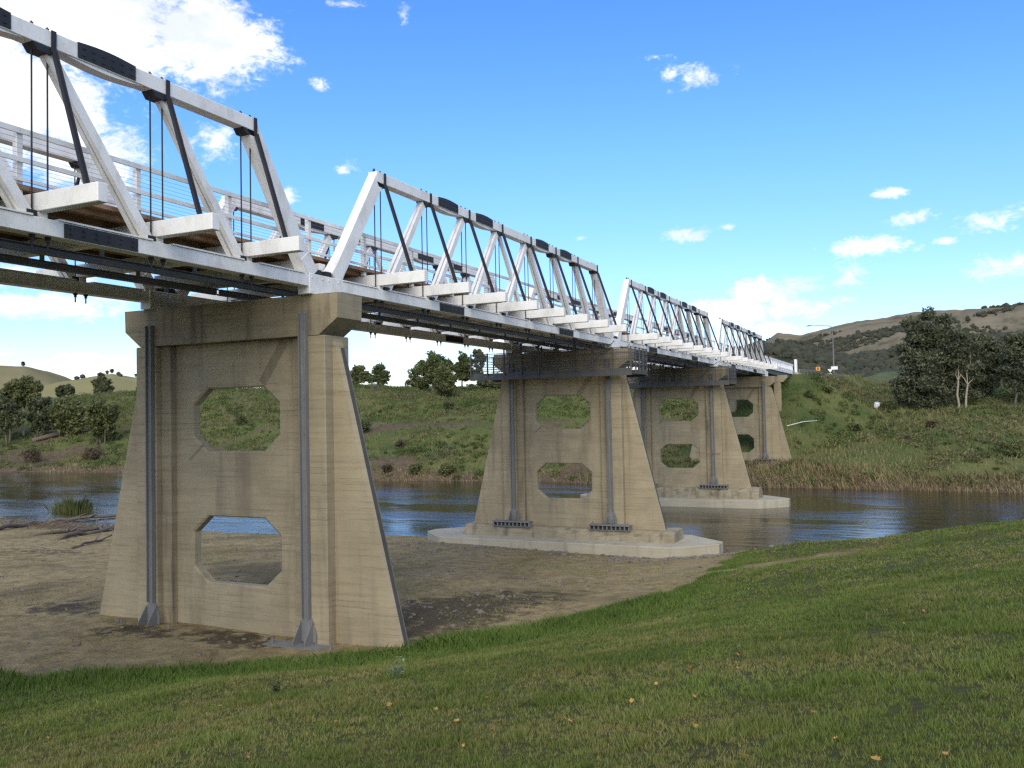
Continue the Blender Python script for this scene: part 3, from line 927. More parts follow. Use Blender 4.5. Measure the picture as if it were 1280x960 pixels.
def span_parts(root, side, ix):
    f = fx(side)
    K = ('s', side)

    def bx(mb, x0, x1, *r, **k):
        a, b_ = sorted((f(x0), f(x1)))
        return mb.box(a, b_, *r, **k)
    g2 = GAP / 2
    yk = lambda k: g2 + k * PAN
    tc_ = obj('top_chord', cached(K + ('tc',), lambda: bx(MB(), W0, W1, yk(1) - 0.27, yk(8) + 0.27, TC0, TC1, bev=0.012).mesh('top_chord', WHITE)), root)
    bc_ = obj('bottom_chord', cached(K + ('bc',), lambda: bx(MB(), W0, W1, 0.765, S - 0.765, BC0, BC1, bev=0.012).mesh('bottom_chord', WHITE)), root)

    def splice():
        mb = MB()
        n = 10
        hl = 0.76
        top = [(-hl + 2 * hl * i / n, TC1 + 0.012 + 0.05 * math.sin(math.pi * i / n)) for i in range(n + 1)]
        poly = [(-hl, TC0 + 0.03)] + top + [(hl, TC0 + 0.03)]
        a, b_ = sorted((f(W0 - 0.02), f(W1 + 0.02)))
        mb.prism(poly, a, b_, 0)
        for x in (f(W1 + 0.02), f(W0 - 0.02)):
            for z in (TC0 + 0.12, TC1 - 0.08):
                for i in range(6):
                    y = -0.62 + i * 0.25
                    mb.box(x - 0.025, x + 0.025, y - 0.022, y + 0.022, z - 0.022, z + 0.022)
        return mb.mesh('splice_plate', BLACK)

    def packer():
        n = 10
        hl = 1.1
        bot = [(hl - 2 * hl * i / n, TC0 - 0.002 - 0.08 * math.sin(math.pi * i / n)) for i in range(n + 1)]
        a, b_ = sorted((f(W0 + 0.03), f(W1 - 0.03)))
        return MB().prism([(-hl, TC0 - 0.001)] + bot[::-1][1:-1] + [(hl, TC0 - 0.001)], a, b_, 0).mesh('packing_block', WHITE)
    for k in (2.5, 3.5, 5.5, 6.5):
        obj('splice_plate', cached(K + ('spl',), splice), tc_, (0, yk(k), 0))
        obj('packing_block', cached(K + ('pk',), packer), tc_, (0, yk(k), 0))

    def bsplice():
        mb = MB()
        bx(mb, W0 - 0.02, W1 + 0.02, -0.95, 0.95, BC0 + 0.02, BC1 - 0.03)
        for z in (BC0 + 0.12, BC1 - 0.12):
            for i in range(6):
                y = -0.8 + i * 0.32
                mb.box(f(W1 + 0.02) - 0.025, f(W1 + 0.02) + 0.025, y - 0.02, y + 0.02, z - 0.02, z + 0.02)
        return mb.mesh('splice_plate', BLACK)
    for k in (2.55, 6.45):
        obj('splice_plate', cached(K + ('bspl',), bsplice), bc_, (0, yk(k), 0))
    # weather boards along the bottom chord, cut at the nodes
    for k in range(9):
        a = 0.78 if k == 0 else 0.30
        b2 = PAN - (0.85 if k == 8 else 0.30)
        obj('cover_board', cached(K + ('cov', a, b2), lambda: bx(MB(), W0 - 0.03, W1 + 0.03, a, b2, BC1 + 0.003, BC1 + 0.04).mesh('cover_board', WHITE)), bc_, (0, yk(k), 0))

    def block():
        mb = MB()
        bx(mb, W0 - 0.05, W1 + 0.035, -0.76, 0.76, 0.004, 0.61, bev=0.015)
        for y in (-0.65, -0.15, 0.15, 0.65):
            for z in (0.1, 0.5):
                mb.box(f(W1 + 0.035) - 0.015, f(W1 + 0.035) + 0.015, y - 0.03, y + 0.03, z - 0.03, z + 0.03)
        return mb.mesh('joint_block', WHITE)
    obj('joint_block', cached(K + ('blk',), block), root)
    if ix == 3:
        obj('joint_block', cached(K + ('blk',), block), root, (0, S, 0))
    xm = f((W0 + W1) / 2)
    for e in (1, -1):        # both halves of the span
        Y = (lambda y: y) if e > 0 else (lambda y: S - y)

        def epost():
            mb = MB()
            mb.beam((xm, Y(0.62), 0.62), (xm, Y(yk(1) - 0.02), TC1 - 0.14), 0.35, 0.47)
            mb.beam((xm, Y(0.52), 0.48 + 0.13), (xm, Y(0.92), 1.10), 0.39, 0.44)
            return mb.mesh('end_post', WHITE)
        ep = obj('end_post', cached(K + ('ep', e), epost), root)
        shoe = lambda: MB().box(xm - 0.15, xm + 0.15, -0.14, 0.14, 0.612, 0.78).mesh('shoe', BLACK)
        obj('shoe', cached(K + ('eshoe',), shoe), ep, (0, Y(0.24), 0))
        for k in range(1, 5):
            for j in (0, 1):
                def diag():
                    xo = f(W0 + 0.075 if j == 0 else W1 - 0.075)
                    xi = f((W0 + W1) / 2 + (-0.062 if j == 0 else 0.062))
                    if k == 4 and e < 0:      # counter brace passes between the two timbers
                        xo = f((W0 + W1) / 2 + (-0.03 if j == 0 else 0.03)); xi = xo
                        mb = MB().beam((xo, Y(yk(k) + 0.40), 0.64), (xi, Y(yk(k + 1) - 0.10), TC0 + 0.01), 0.055, 0.20)
                    else:
                        mb = MB().beam((xo, Y(yk(k) + 0.40), 0.64), (xi, Y(yk(k + 1) - 0.10), TC0 + 0.01), 0.13, 0.225, w2=0.11)
                    return mb.mesh('diagonal', WHITE)
                obj('diagonal', cached(K + ('dg', e, k, j), diag), root)
            obj('shoe', cached(K + ('dshoe',), lambda: MB().box(xm - 0.17, xm + 0.17, -0.12, 0.12, BC1 + 0.002, 0.70).mesh('shoe', BLACK)), bc_, (0, Y(yk(k) + 0.30), 0))

    def rod():
        mb = MB()
        mb.tube([(0, 0, -0.05), (0, 0, TC1 + 0.13)], 0.019, 8)
        for a, b_, r in ((TC1, TC1 + 0.03, 0.06), (TC1 + 0.03, TC1 + 0.10, 0.042), (BC0 - 0.05, BC0 - 0.005, 0.07), (BC0 - 0.12, BC0 - 0.05, 0.042)):
            mb.tube([(0, 0, a), (0, 0, b_)], r, 6)
        return mb.mesh('tension_rod', BLACK)

    def brace():
        mb = MB()
        o = f(W1 + 0.022)
        s = 1 if side > 0 else -1
        mb.beam((o, 0, TC1 + 0.01), (o, 0, TC0 - 0.12), 0.03, 0.11, (1, 0, 0))
        mb.beam((o, 0, TC0 - 0.08), (f(1.0), 0, GIR1 + 0.05), 0.07, 0.075, (0, 1, 0))
        mb.beam((o + s * 0.03, 0.035, TC0 - 0.08), (f(1.0) + s * 0.03, 0.035, GIR1 + 0.05), 0.02, 0.075, (0, 1, 0))
        mb.box(f(1.0) - 0.12, f(1.0) + 0.12, -0.13, 0.10, GIR1 + 0.003, GIR1 + 0.035)
        return mb.mesh('brace', BLACK)
    tshoe = lambda: MB().prism([(-0.27, TC0 - 0.004), (0.27, TC0 - 0.004), (0.16, TC0 - 0.15), (-0.16, TC0 - 0.15)], xm - 0.175, xm + 0.175, 0).mesh('node_shoe', BLACK)
    for k in range(1, 9):
        for dy in (-0.18, 0.18):
            obj('tension_rod', cached(('rod',), rod), root, (xm, yk(k) + dy, 0))
        obj('brace', cached(K + ('brc',), brace), root, (0, yk(k) + 0.18, 0))
        obj('node_shoe', cached(K + ('tsh',), tshoe), tc_, (0, yk(k), 0))
        obj('spacer', cached(K + ('spc',), lambda: MB().box(xm - 0.1, xm + 0.1, -0.10, 0.10, BC1 + 0.002, GIR0 - 0.002).mesh('spacer', WHITE)), bc_, (0, yk(k), 0))
    # traffic barrier on this side
    xp = f(-0.70)
    pm = cached(K + ('post',), lambda: MB().box(xp - 0.07, xp + 0.07, -0.07, 0.07, GIR1 + 0.002, 2.53, bev=0.01).mesh('railing_post', WHITE))
    for k in range(0, 10):
        if (k == 9 and ix != 3): continue
        obj('railing_post', pm, root, (0, max(yk(k) - 0.12, 0.12), 0))
    for i, (z0, z1) in enumerate(((2.40, 2.515), (1.80, 1.90), (1.40, 1.47))):
        xr = f(-0.60)
        obj('rail', cached(K + ('rail', i), lambda: MB().box(xr - 0.025, xr + 0.025, 0.02, S - 0.02, z0, z1).mesh('rail', WHITE)), root)

    def wires():
        mb = MB()
        xr = f(-0.57)
        for z in (1.54, 1.63, 1.72, 1.98, 2.08, 2.18, 2.28):
            mb.tube([(xr, 0.05, z), (xr, S - 0.05, z)], 0.0035, 4)
        return mb.mesh('safety_wire', STEEL)
    tag(obj('safety_wire', cached(K + ('wire',), wires), root), kind='stuff')


SPAN_LABELS = ['nearest white timber truss span, cut off by the left edge, ending on the nearest pier',
               'white timber truss span between the nearest pier and the second pier',
               'white timber truss span between the second pier and the pier in the river',
               'farthest and smallest-looking white timber truss span, reaching the far bank']
for ix in range(4):
    root = tag(empty('truss_span', (0, (ix - 1) * S, CAPZ)), SPAN_LABELS[ix], 'bridge span', 'white timber truss spans')
    for side in (1, -1):
        span_parts(root, side, ix)
    yk = lambda k: GAP / 2 + k * PAN
    for k in range(1, 9):
        obj('cross_girder', cached('xg', lambda: MB().box(mir(1.68), 1.68, -0.12, 0.12, GIR0, GIR1, 0, 0.012).mesh('cross_girder', WHITE)), root, (0, yk(k), 0))
    for y in (0.45, S - 0.45):
        obj('cross_girder', cached('xge', lambda: MB().box(mir(-0.42), -0.42, -0.15, 0.15, GIR0 - 0.02, GIR1, 0, 0.012).mesh('cross_girder', WHITE)), root, (0, y, 0))
    for i, x in enumerate(np.linspace(-0.95, mir(-0.95), 7)):
        obj('stringer', cached(('st', i), lambda: MB().box(x - 0.09, x + 0.09, 0.03, S - 0.03, GIR1 + 0.003, GIR1 + 0.125).mesh('stringer', TIMBER)), root)
    nd = 9
    dm = cached('deck', lambda: MB().box(mir(-0.55), -0.55, 0.008, S / nd - 0.008, GIR1 + 0.128, GIR1 + 0.23).mesh('deck_panel', TIMBER))
    for k in range(nd):
        obj('deck_panel', dm, root, (0, k * S / nd, 0))
    for x, z0, w, mt in ((-2.05, 0.25, 0.18, DARKSTEEL), (-4.25, 0.36, 0.18, DARKSTEEL)):
        def ib(x=x, z0=z0, w=w):
            mb = MB()
            mb.box(x - w / 2, x + w / 2, 0.05, S - 0.05, z0, z0 + 0.025)
            mb.box(x - 0.012, x + 0.012, 0.05, S - 0.05, z0 + 0.025, z0 + 0.17)
            mb.box(x - w / 2, x + w / 2, 0.05, S - 0.05, z0 + 0.17, z0 + 0.19)
            for k in range(1, 9):
                mb.box(x - 0.02, x + 0.02, yk(k) - 0.06, yk(k) + 0.06, z0 + 0.19, GIR0 - 0.002)
            return mb.mesh('steel_beam', STEEL)
        obj('steel_beam', cached(('ib', x), ib), root)

# ------------------------------------------------------------------ inspection platforms round the caps
def platform(ix, label):
    root = tag(empty('inspection_platform', (0, ix * S, CAPZ)), label, 'platform', 'steel inspection platforms hung around pier caps')
    xa, xb, zf = -8.9, 1.42, -1.52
    for s in (-1, 1):
        a, b_ = sorted((s * 0.78, s * 1.50))
        obj('walkway', cached(('walk', s), lambda: MB().box(xa, xb, a, b_, zf, zf + 0.06).mesh('walkway', DARKSTEEL)), root)
        obj('edge_beam', cached(('edge', s), lambda: MB().box(xa, xb, s * 1.55 - 0.03, s * 1.55 + 0.03, zf - 0.10, zf + 0.14).mesh('edge_beam', DARKSTEEL)), root)
        obj('toe_board', cached(('toe', s), lambda: MB().box(xa, xb, s * 1.50 - 0.008, s * 1.50 + 0.008, zf + 0.145, zf + 0.32).mesh('toe_board', DARKSTEEL)), root)
        for z in (zf + 0.55, zf + 0.85, zf + 1.20, zf + 1.5):
            obj('guard_rail', cached(('gr', s, z), lambda: MB().tube([(xa, s * 1.52, z), (xb, s * 1.52, z)], 0.024, 6).mesh('guard_rail', DARKSTEEL)), root)
        for k in range(10):
            x = xa + 0.04 + k * (xb - xa - 0.08) / 9
            hgt = 1.55 if k in (0, 1, 8, 9) else 2.05
            obj('post', cached(('pp', s, hgt), lambda: MB().box(-0.04, 0.04, s * 1.56 - 0.035, s * 1.56 + 0.035, zf - 0.10, zf + hgt).mesh('post', DARKSTEEL)), root, (x, 0, 0))
        def infill():
            mb = MB()
            for x in np.arange(xa + 0.1, xb, 0.11):
                mb.tube([(x, s * 1.49, zf + 0.33), (x, s * 1.49, zf + 1.5)], 0.009, 4, 0, False)
            for z in np.arange(zf + 0.42, zf + 1.5, 0.14):
                mb.tube([(xa, s * 1.475, z), (xb, s * 1.475, z)], 0.008, 4, 0, False)
            return mb.mesh('mesh_infill', DARKSTEEL)
        tag(obj('mesh_infill', cached(('mesh', s), infill), root), kind='stuff')
        for x0, x1 in ((-7.4, -5.2), (-1.6, 0.4)):
            obj('bracing', cached(('dg', s, x0), lambda: MB().tube([(x0, s * 1.46, zf + 0.1), (x1, s * 1.46, zf + 1.9)], 0.022, 6).mesh('bracing', DARKSTEEL)), root)
    for x in (xa, xb):
        obj('walkway_end', cached(('we', x), lambda: MB().box(x - 0.5 if x > 0 else x, x if x > 0 else x + 0.5, -0.77, 0.77, zf + 0.002, zf + 0.058).mesh('walkway_end', DARKSTEEL)), root)
        for z in (zf + 0.55, zf + 0.85, zf + 1.20, zf + 1.5):
            obj('guard_rail', cached(('ge', x, z), lambda: MB().tube([(x, -1.5, z), (x, 1.5, z)], 0.024, 6).mesh('guard_rail', DARKSTEEL)), root)
        for y in (-0.75, 0.0, 0.75):
            obj('post', cached(('pe', x), lambda: MB().box(x - 0.035, x + 0.035, -0.035, 0.035, zf, zf + 1.55).mesh('post', DARKSTEEL)), root, (0, y, 0))
    return root


platform(1, 'dark steel inspection platform around the top of the second pier')
platform(2, 'dark steel inspection platform around the top of the pier in the river')

# ------------------------------------------------------------------ approach spans, column pier and abutment on the far bank
YA, YB, YC = 3 * S, 95.0, 108.0
for ya, yb, lab in ((YA, YB, 'short white railed approach span from the farthest truss pier to the plain column pier'), (YB, YC, 'last short white railed approach span meeting the far abutment')):
    r = tag(empty('approach_span', (0, ya, CAPZ)), lab, 'bridge span', 'short approach spans on the far bank')
    Ls = yb - ya
    y_s = 0.80 if ya == YA else 0.02
    obj('deck', MB().box(mir(-0.25), -0.25, y_s, Ls - 0.02, GIR1 - 0.05, GIR1 + 0.22).mesh('deck', WHITE), r)
    for x in (-0.6, -2.4, -4.4, mir(-0.6)):
        obj('girder', MB().box(x - 0.16, x + 0.16, y_s, Ls - 0.02, 0.52, GIR1 - 0.052).mesh('girder', DARKSTEEL), r)
    for x in (-0.34, mir(-0.34)):
        for k in range(int(Ls / 2) + 1):
            y = 0.95 + k * (Ls - 1.2) / int(Ls / 2)
            obj('railing_post', MB().box(x - 0.11, x + 0.11, y - 0.11, y + 0.11, GIR1 + 0.222, 2.45).mesh('railing_post', WHITE), r)
        for z0, z1 in ((1.42, 1.60), (2.18, 2.46)):
            obj('rail', MB().box(x + 0.112, x + 0.17, y_s, Ls - 0.02, z0, z1).mesh('rail', WHITE), r)
r = tag(empty('column_pier', (0, YB, CAPZ)), 'plain concrete two-column pier with crossbeam near the far abutment', 'pier')
obj('crossbeam', MB().prism([(0.7, 0.51), (0.7, 0.15), (0.2, -0.35), (mir(0.2), -0.35), (mir(0.7), 0.15), (mir(0.7), 0.51)], -0.45, 0.45, 1).mesh('crossbeam', CONC), r)
for x in (-0.55, mir(-0.55)):
    obj('column', MB().box(x - 0.42, x + 0.42, -0.40, 0.40, -7.0, -0.352, 0, 0.03).mesh('column', CONC), r)
r = tag(empty('abutment', (0, YC, CAPZ)), 'pale concrete abutment and wing wall at the far end of the bridge', 'abutment')
obj('front_wall', MB().box(mir(0.15), 0.15, 0.0, 0.8, -4.5, 0.50).mesh('front_wall', CONC), r)
obj('back_wall', MB().box(mir(0.15), 0.15, 0.32, 0.8, 0.503, 1.30).mesh('back_wall', CONC), r)
for x in (0.18, mir(0.18)):
    s = 1 if x > 0 else -1
    a, b_ = sorted((x, x + s * 0.4))
    obj('wing_wall', MB().prism([(-0.6, 1.25), (-0.6, -1.6), (5.5, -0.6), (9.0, 0.5), (9.0, 1.25)], a, b_, 0).mesh('wing_wall', CONCNEW), r)
for x, lab in ((0.02, 'tall white end post closing the near railing at the far abutment'), (mir(0.02), 'tall white end post closing the hidden railing at the far abutment')):
    o = obj('railing_end_post', MB().box(-0.16, 0.16, 0.0, 0.9, 0, 1.9, 0, 0.02).mesh('railing_end_post', WHITE), None, (x, YC + 0.9, CAPZ + 1.31))
    if x < -1: bpy.data.objects.remove(o)
    else: tag(o, lab, 'post')
# road on the embankment
rd = MB()
rows = []
for y in seg(YC + 0.85, 330, 4):
    cx = CX + max(y - 135, 0) ** 1.5 * 0.012
    z = 13.05 + min(max(y - 110, 0), 60) * 0.022 + 0.10
    rows.append([(cx - 3.6, y, z), (cx + 3.6, y, z), (cx + 3.6, y, z - 0.6), (cx - 3.6, y, z - 0.6)])
V = [q for rr in rows for q in rr]
rd.add(V, [(i * 4 + k, i * 4 + (k + 1) % 4, i * 4 + 4 + (k + 1) % 4, i * 4 + 4 + k) for i in range(len(rows) - 1) for k in range(4)])
m, t, b = new_mat('asphalt')
L(t, mix_rgb(t, noise_n(t, pos(t), 20, 6, 0.7), (0.04, 0.04, 0.042), (0.075, 0.073, 0.07)), b.inputs['Base Color'])
b.inputs['Roughness'].default_value = 0.9
tag(obj('road', rd.mesh('road', m)), kind='structure')

# guard rail, lamp and signs by the road
gr = tag(empty('guard_rail', (0, 0, 0)), 'grey steel guard rail beside the road past the far abutment', 'guard rail')
pts = []
for y in seg(YC + 1.9, 150, 2.0):
    cx = CX + max(y - 135, 0) ** 1.5 * 0.012
    off = 3.9 + sstep(np.array(float(y)), 110, 128) * 2.0
    pts.append((cx + float(off), float(y), hz1(cx + float(off), y)))
gb = MB()
for a, b_ in zip(pts[:-1], pts[1:]):
    for dz in (0.50, 0.70):
        gb.beam((a[0], a[1], a[2] + dz), (b_[0], b_[1], b_[2] + dz), 0.06, 0.13, (1, 0, 0))
obj('rail', gb.mesh('rail', STEEL), gr)
pm = MB().box(-0.06, 0.06, -0.06, 0.06, -0.4, 0.80).mesh('post', STEEL)
for q in pts[::1]:
    obj('post', pm, gr, (q[0] - 0.10, q[1], q[2]))


def on_y(px, py, y):
    q = on(px, py, 1, y)
    return q


YL = 142.0
q = on_y(1042.5, 468, YL); zg = hz1(q[0], YL)
top = on_y(1042.5, 407, YL)[2]; arm = on_y(1010, 408, YL)
lamp = tag(empty('street_lamp', (q[0], YL, zg)), 'tall thin street lamp with a long curved arm beside the road', 'street lamp')
hl = top - zg
obj('pole', MB().tube([(0, 0, -0.3), (0, 0, hl * 0.5), (0, 0, hl - 0.5)], [0.12, 0.10, 0.07], 10).mesh('pole', STEEL), lamp)
ax = arm[0] - q[0]
obj('arm', MB().tube([(0, 0, hl - 0.5), (-0.3, 0, hl - 0.1), (-1.0, 0, hl + 0.05), (ax * 0.6, 0, hl + 0.18), (ax + 0.5, 0, hl + 0.22)], [0.07, 0.06, 0.055, 0.05, 0.045], 8).mesh('arm', STEEL), lamp)
obj('lantern', MB().prism([(ax + 0.6, hl + 0.28), (ax + 0.5, hl + 0.14), (ax - 0.25, hl + 0.12), (ax - 0.30, hl + 0.22), (ax + 0.1, hl + 0.32)], -0.14, 0.14, 1).mesh('lantern', DARKSTEEL), lamp)
sg = tag(obj('road_sign', MB().box(-0.55, 0.55, -0.02, 0.02, -0.28, 0.28, 0, 0.008).mesh('road_sign', SIGNWHITE), None, tuple(on_y(1043, 460, YL - 0.18))), 'small white rectangular sign fixed to the street lamp pole', 'sign')
sb = tag(empty('road_sign', (on_y(1038, 470, 139)[0], 139, hz1(on_y(1038, 470, 139)[0], 139))), 'white triangular sign over a white box low beside the street lamp', 'sign')
obj('sign_post', MB().tube([(0, 0.06, -0.3), (0, 0.06, 1.2)], 0.03, 6).mesh('sign_post', STEEL), sb)
obj('sign_face', MB().prism([(-0.42, 1.35), (0.42, 1.35), (0.0, 0.75)], -0.02, 0.02, 1).mesh('sign_face', SIGNWHITE), sb)
obj('marker_board', MB().box(-0.5, 0.25, -0.09, -0.05, 0.05, 0.62).mesh('marker_board', SIGNWHITE), sb)
q = on_y(1022.5, 461, 138); zg = hz1(q[0], 138)
sy = tag(empty('warning_sign', (q[0], 138, zg)), 'orange warning sign with a dark symbol on a thin post', 'sign')
hs = q[2] - zg
obj('sign_post', MB().tube([(0, 0.05, -0.3), (0, 0.05, hs + 0.75)], 0.035, 6).mesh('sign_post', STEEL), sy)
fc = obj('sign_face', MB().box(-0.36, 0.36, -0.015, 0.015, hs - 0.34, hs + 0.34, 0, 0.01).mesh('sign_face', SIGNORANGE), sy)
obj('symbol', MB().prism([(-0.16, hs - 0.18), (0.16, hs - 0.18), (0.06, hs + 0.0), (0.16, hs + 0.12), (0.0, hs + 0.24), (-0.16, hs + 0.12), (-0.06, hs + 0.0)], -0.021, -0.017, 1).mesh('symbol', BLACK), fc)


# ------------------------------------------------------------------ vegetation helpers
def leaf_cloud(centres, radii, count, size, rng, droop=0.3, flat=0.75, aspect=1.9):
    """little leaf-shaped quads gathered round clump centres -> (M,4,3), tint"""
    centres = np.asarray(centres, float); radii = np.asarray(radii, float)
    w = radii ** 2.2; w /= w.sum()
    ci = rng.choice(len(centres), count, p=w)
    dirs = rng.normal(size=(count, 3)); dirs /= np.linalg.norm(dirs, axis=1)[:, None]
    rr = radii[ci] * np.clip(rng.uniform(0.15, 1.0, count) ** 0.5 * rng.normal(1.0, 0.18, count), 0, 1.5)
    c = centres[ci] + dirs * rr[:, None] * np.array([1, 1, flat])
    a = rng.normal(size=(count, 3)); a[:, 2] -= droop
    a /= np.linalg.norm(a, axis=1)[:, None]
    b = np.cross(a, rng.normal(size=(count, 3))); b /= np.linalg.norm(b, axis=1)[:, None]
    s = size * rng.uniform(0.6, 1.35, count)[:, None]
    a = a * s * aspect / 2; b = b * s / 2
    V = np.stack([c - a, c + b * 0.9, c + a, c - b * 0.9], 1)
    tint = np.clip(rng.normal(0.28, 0.25, count) + dirs[:, 2] * 0.12, 0, 1)
    return V, tint


def tube_between(mb, a, b, r0, r1, rng, wob=0.12, n=6, segs=4):
    a, b = np.array(a, float), np.array(b, float)
    ln = np.linalg.norm(b - a)
    pts = [a]
    for i in range(1, segs):
        t = i / segs
        pts.append(a + (b - a) * t + rng.normal(0, wob * ln / segs, 3) + np.array([0, 0, 0.06 * ln * math.sin(math.pi * t)]))
    pts.append(b)
    mb.tube(pts, list(np.linspace(r0, r1, segs + 1)), n, 0, False)


def tree(name, label, cat, x, y, h, clumps, leaf_mat, bark, seed, leaves=7000, size=0.26, trunk_r=0.22, group=None, stems=1, z=None, lean=0.0, droop=0.5, skirt=0.22):
    """clumps: list of (dx, dy, height, radius) in metres"""
    rng = np.random.default_rng(seed)
    zg = hz1(x, y) if z is None else z
    root = tag(empty(name, (x, y, zg)), label, cat, group)
    cs, rs = [], []
    low = [(dx * 0.9, dy, hz - 1.15 * r, r * 0.85) for (dx, dy, hz, r) in clumps if hz - 1.15 * r > h * skirt]
    for (dx, dy, hz, r) in clumps + low:
        n = max(6, int(11 * r / 1.2))
        for i in range(n):
            d = rng.normal(size=3); d /= np.linalg.norm(d)
            k = rng.uniform(0.25, 1.0)
            cs.append((dx + d[0] * r * k * 0.8, dy + d[1] * r * k * 0.8, hz + d[2] * r * k * 0.75)); rs.append(r * rng.uniform(0.30, 0.62))
    V, tint = leaf_cloud(cs, rs, leaves, size, rng, droop)
    V[:, :, 2] = np.maximum(V[:, :, 2], 0.1)
    obj('crown', fast_mesh('crown', V, 4, [leaf_mat], {'tint': tint}), root)
    mb = MB()
    trunk_r = trunk_r * 0.75
    for s in range(stems):
        ox = (s - (stems - 1) / 2) * 0.7 + (0 if stems == 1 else rng.normal(0, .15))
        mine = clumps[s::stems]
        tc_ = max(mine, key=lambda c: c[2])
        fork = (ox * 0.6 + tc_[0] * 0.35 + lean, tc_[1] * 0.3, min(0.42 * tc_[2], h * 0.45))
        tube_between(mb, (ox, 0, -0.4), fork, trunk_r, trunk_r * 0.7, rng, 0.10, 8, 4)
        for c in mine:
            tube_between(mb, fork, (c[0], c[1], c[2] + c[3] * 0.2), trunk_r * 0.45, trunk_r * 0.12, rng, 0.14, 6, 4)
            for _ in range(3):
                k = rng.normal(0, 0.45, 3) * c[3]
                tube_between(mb, (c[0], c[1], c[2] - c[3] * 0.3), (c[0] + k[0], c[1] + k[1], c[2] + k[2]), trunk_r * 0.2, trunk_r * 0.06, rng, 0.1, 5, 2)
    obj('trunk', mb.mesh('trunk', bark, smooth_=True), root)
    return root


def px_clumps(x, y, spec):
    """crown lobes measured in the photograph: (px, py, radius_px, depth offset) at the tree's own distance"""
    z0 = hz1(x, y)
    out = []
    for (px, py, rp, dd) in spec:
        q = on(px, py, 1, y)
        dist_ = float((q - CAM) @ FW)
        out.append((q[0] - x, dd, q[2] - z0, rp * dist_ / FPX))
    return out


def tree_px(name, label, cat, px, y, spec, mat_, bark, seed, **kw):
    x = float(on(px, 500, 1, y)[0])
    cl = px_clumps(x, y, spec)
    if name == 'bushy_tree':
        kw.setdefault('skirt', 0.04)
        cl = [(a, b, c, r * 1.25) for a, b, c, r in cl]
    h = max(c[2] + c[3] for c in cl)
    return tree(name, label, cat, x, y, h, cl, mat_, bark, seed, **kw)


GT = 'gum trees standing on the far bank at the right'
tree_px('eucalyptus_tree', 'tallest dark gum tree on the right far bank, dense crown down to the ground', 'tree', 1152, 112,
        [(1160, 395, 13, 0), (1140, 408, 15, -1), (1183, 400, 13, 1), (1150, 425, 20, 0), (1175, 425, 20, 0), (1192, 415, 10, 1), (1135, 445, 17, -1), (1160, 455, 22, -1), (1188, 445, 16, 1), (1140, 475, 17, -1), (1165, 482, 17, 0), (1120, 477, 10, -1), (1128, 495, 12, -1), (1150, 500, 12, -1)],
        EUCA, BARK, 11, leaves=30000, size=0.235, trunk_r=0.3, group=GT, stems=2, skirt=0.05)
tree_px('eucalyptus_tree', 'gum tree with pale forked bare trunk beside the tallest gum', 'tree', 1201, 110,
        [(1200, 425, 15, 1), (1215, 438, 16, 1.5), (1200, 450, 16, 2.2), (1190, 455, 14, 2), (1205, 465, 13, 2.5), (1220, 470, 12, 2), (1192, 485, 10, 2.5), (1206, 490, 11, 3), (1186, 497, 11, 2), (1218, 492, 10, 3)],
        EUCA, PALEBARK, 12, leaves=11000, size=0.23, trunk_r=0.22, group=GT, stems=2, skirt=0.3)
tree_px('eucalyptus_tree', 'rounded dark gum tree between the pale trunk and the right edge', 'tree', 1226, 118,
        [(1222, 428, 14, 0), (1240, 432, 14, 1), (1212, 445, 12, 0), (1235, 455, 17, 0), (1248, 450, 13, 1), (1222, 475, 15, 0), (1242, 480, 13, 0), (1230, 495, 11, 0)],
        EUCA, BARK, 13, leaves=21000, size=0.235, trunk_r=0.25, group=GT, skirt=0.05)
tree_px('eucalyptus_tree', 'gum tree cut off by the right edge with an open reddish trunk below', 'tree', 1268, 113,
        [(1265, 428, 13, 0), (1282, 425, 15, 0), (1260, 445, 14, 0), (1280, 450, 17, 0), (1258, 465, 11, 0), (1275, 470, 12, 0), (1292, 465, 14, 0), (1300, 440, 15, 0)],
        EUCA, BARK, 14, leaves=21000, size=0.235, trunk_r=0.22, group=GT, skirt=0.12)
GC = 'trees on the skyline behind the far bank'
tree_px('eucalyptus_tree', 'left tree of the small pair on the skyline right of the nearest pier', 'tree', 447, 150,
        [(447, 462, 9, 0), (438, 472, 8, 0), (455, 470, 9, 0), (444, 480, 7, 0)], EUCAB, BARK, 21, leaves=3500, size=0.4, trunk_r=0.28, group=GC)
tree_px('eucalyptus_tree', 'right tree of the small pair on the skyline right of the nearest pier', 'tree', 472, 150,
        [(473, 462, 9, 0), (481, 468, 7, 0), (465, 473, 8, 0), (475, 480, 6, 0)], EUCAB, BARK, 22, leaves=3200, size=0.4, trunk_r=0.28, group=GC)
tree_px('eucalyptus_tree', 'largest broad tree on the skyline between the first two piers', 'tree', 540, 128,
        [(545, 448, 13, 0), (530, 458, 13, 0), (556, 455, 12, 0), (516, 466, 9, 0), (540, 468, 14, 0), (528, 480, 10, 0), (510, 478, 6, 0), (552, 470, 12, 0), (566, 460, 8, 0)], EUCAB, BARK, 23, leaves=15000, size=0.27, trunk_r=0.35, group=GC)
tree_px('eucalyptus_tree', 'rounded low tree standing in front of the largest skyline tree', 'tree', 557, 118,
        [(557, 466, 11, 0), (548, 475, 9, 0), (566, 475, 9, 0), (557, 484, 11, 0)], WILLOW, BARK, 24, leaves=8000, size=0.24, trunk_r=0.2, group=GC)
tree_px('eucalyptus_tree', 'tall open tree just left of the inspection platform', 'tree', 578, 135,
        [(577, 446, 9, 0), (585, 455, 10, 0), (573, 458, 8, 0), (580, 470, 9, 0), (590, 465, 7, 0)], EUCAB, BARK, 25, leaves=4500, size=0.34, trunk_r=0.26, group=GC)
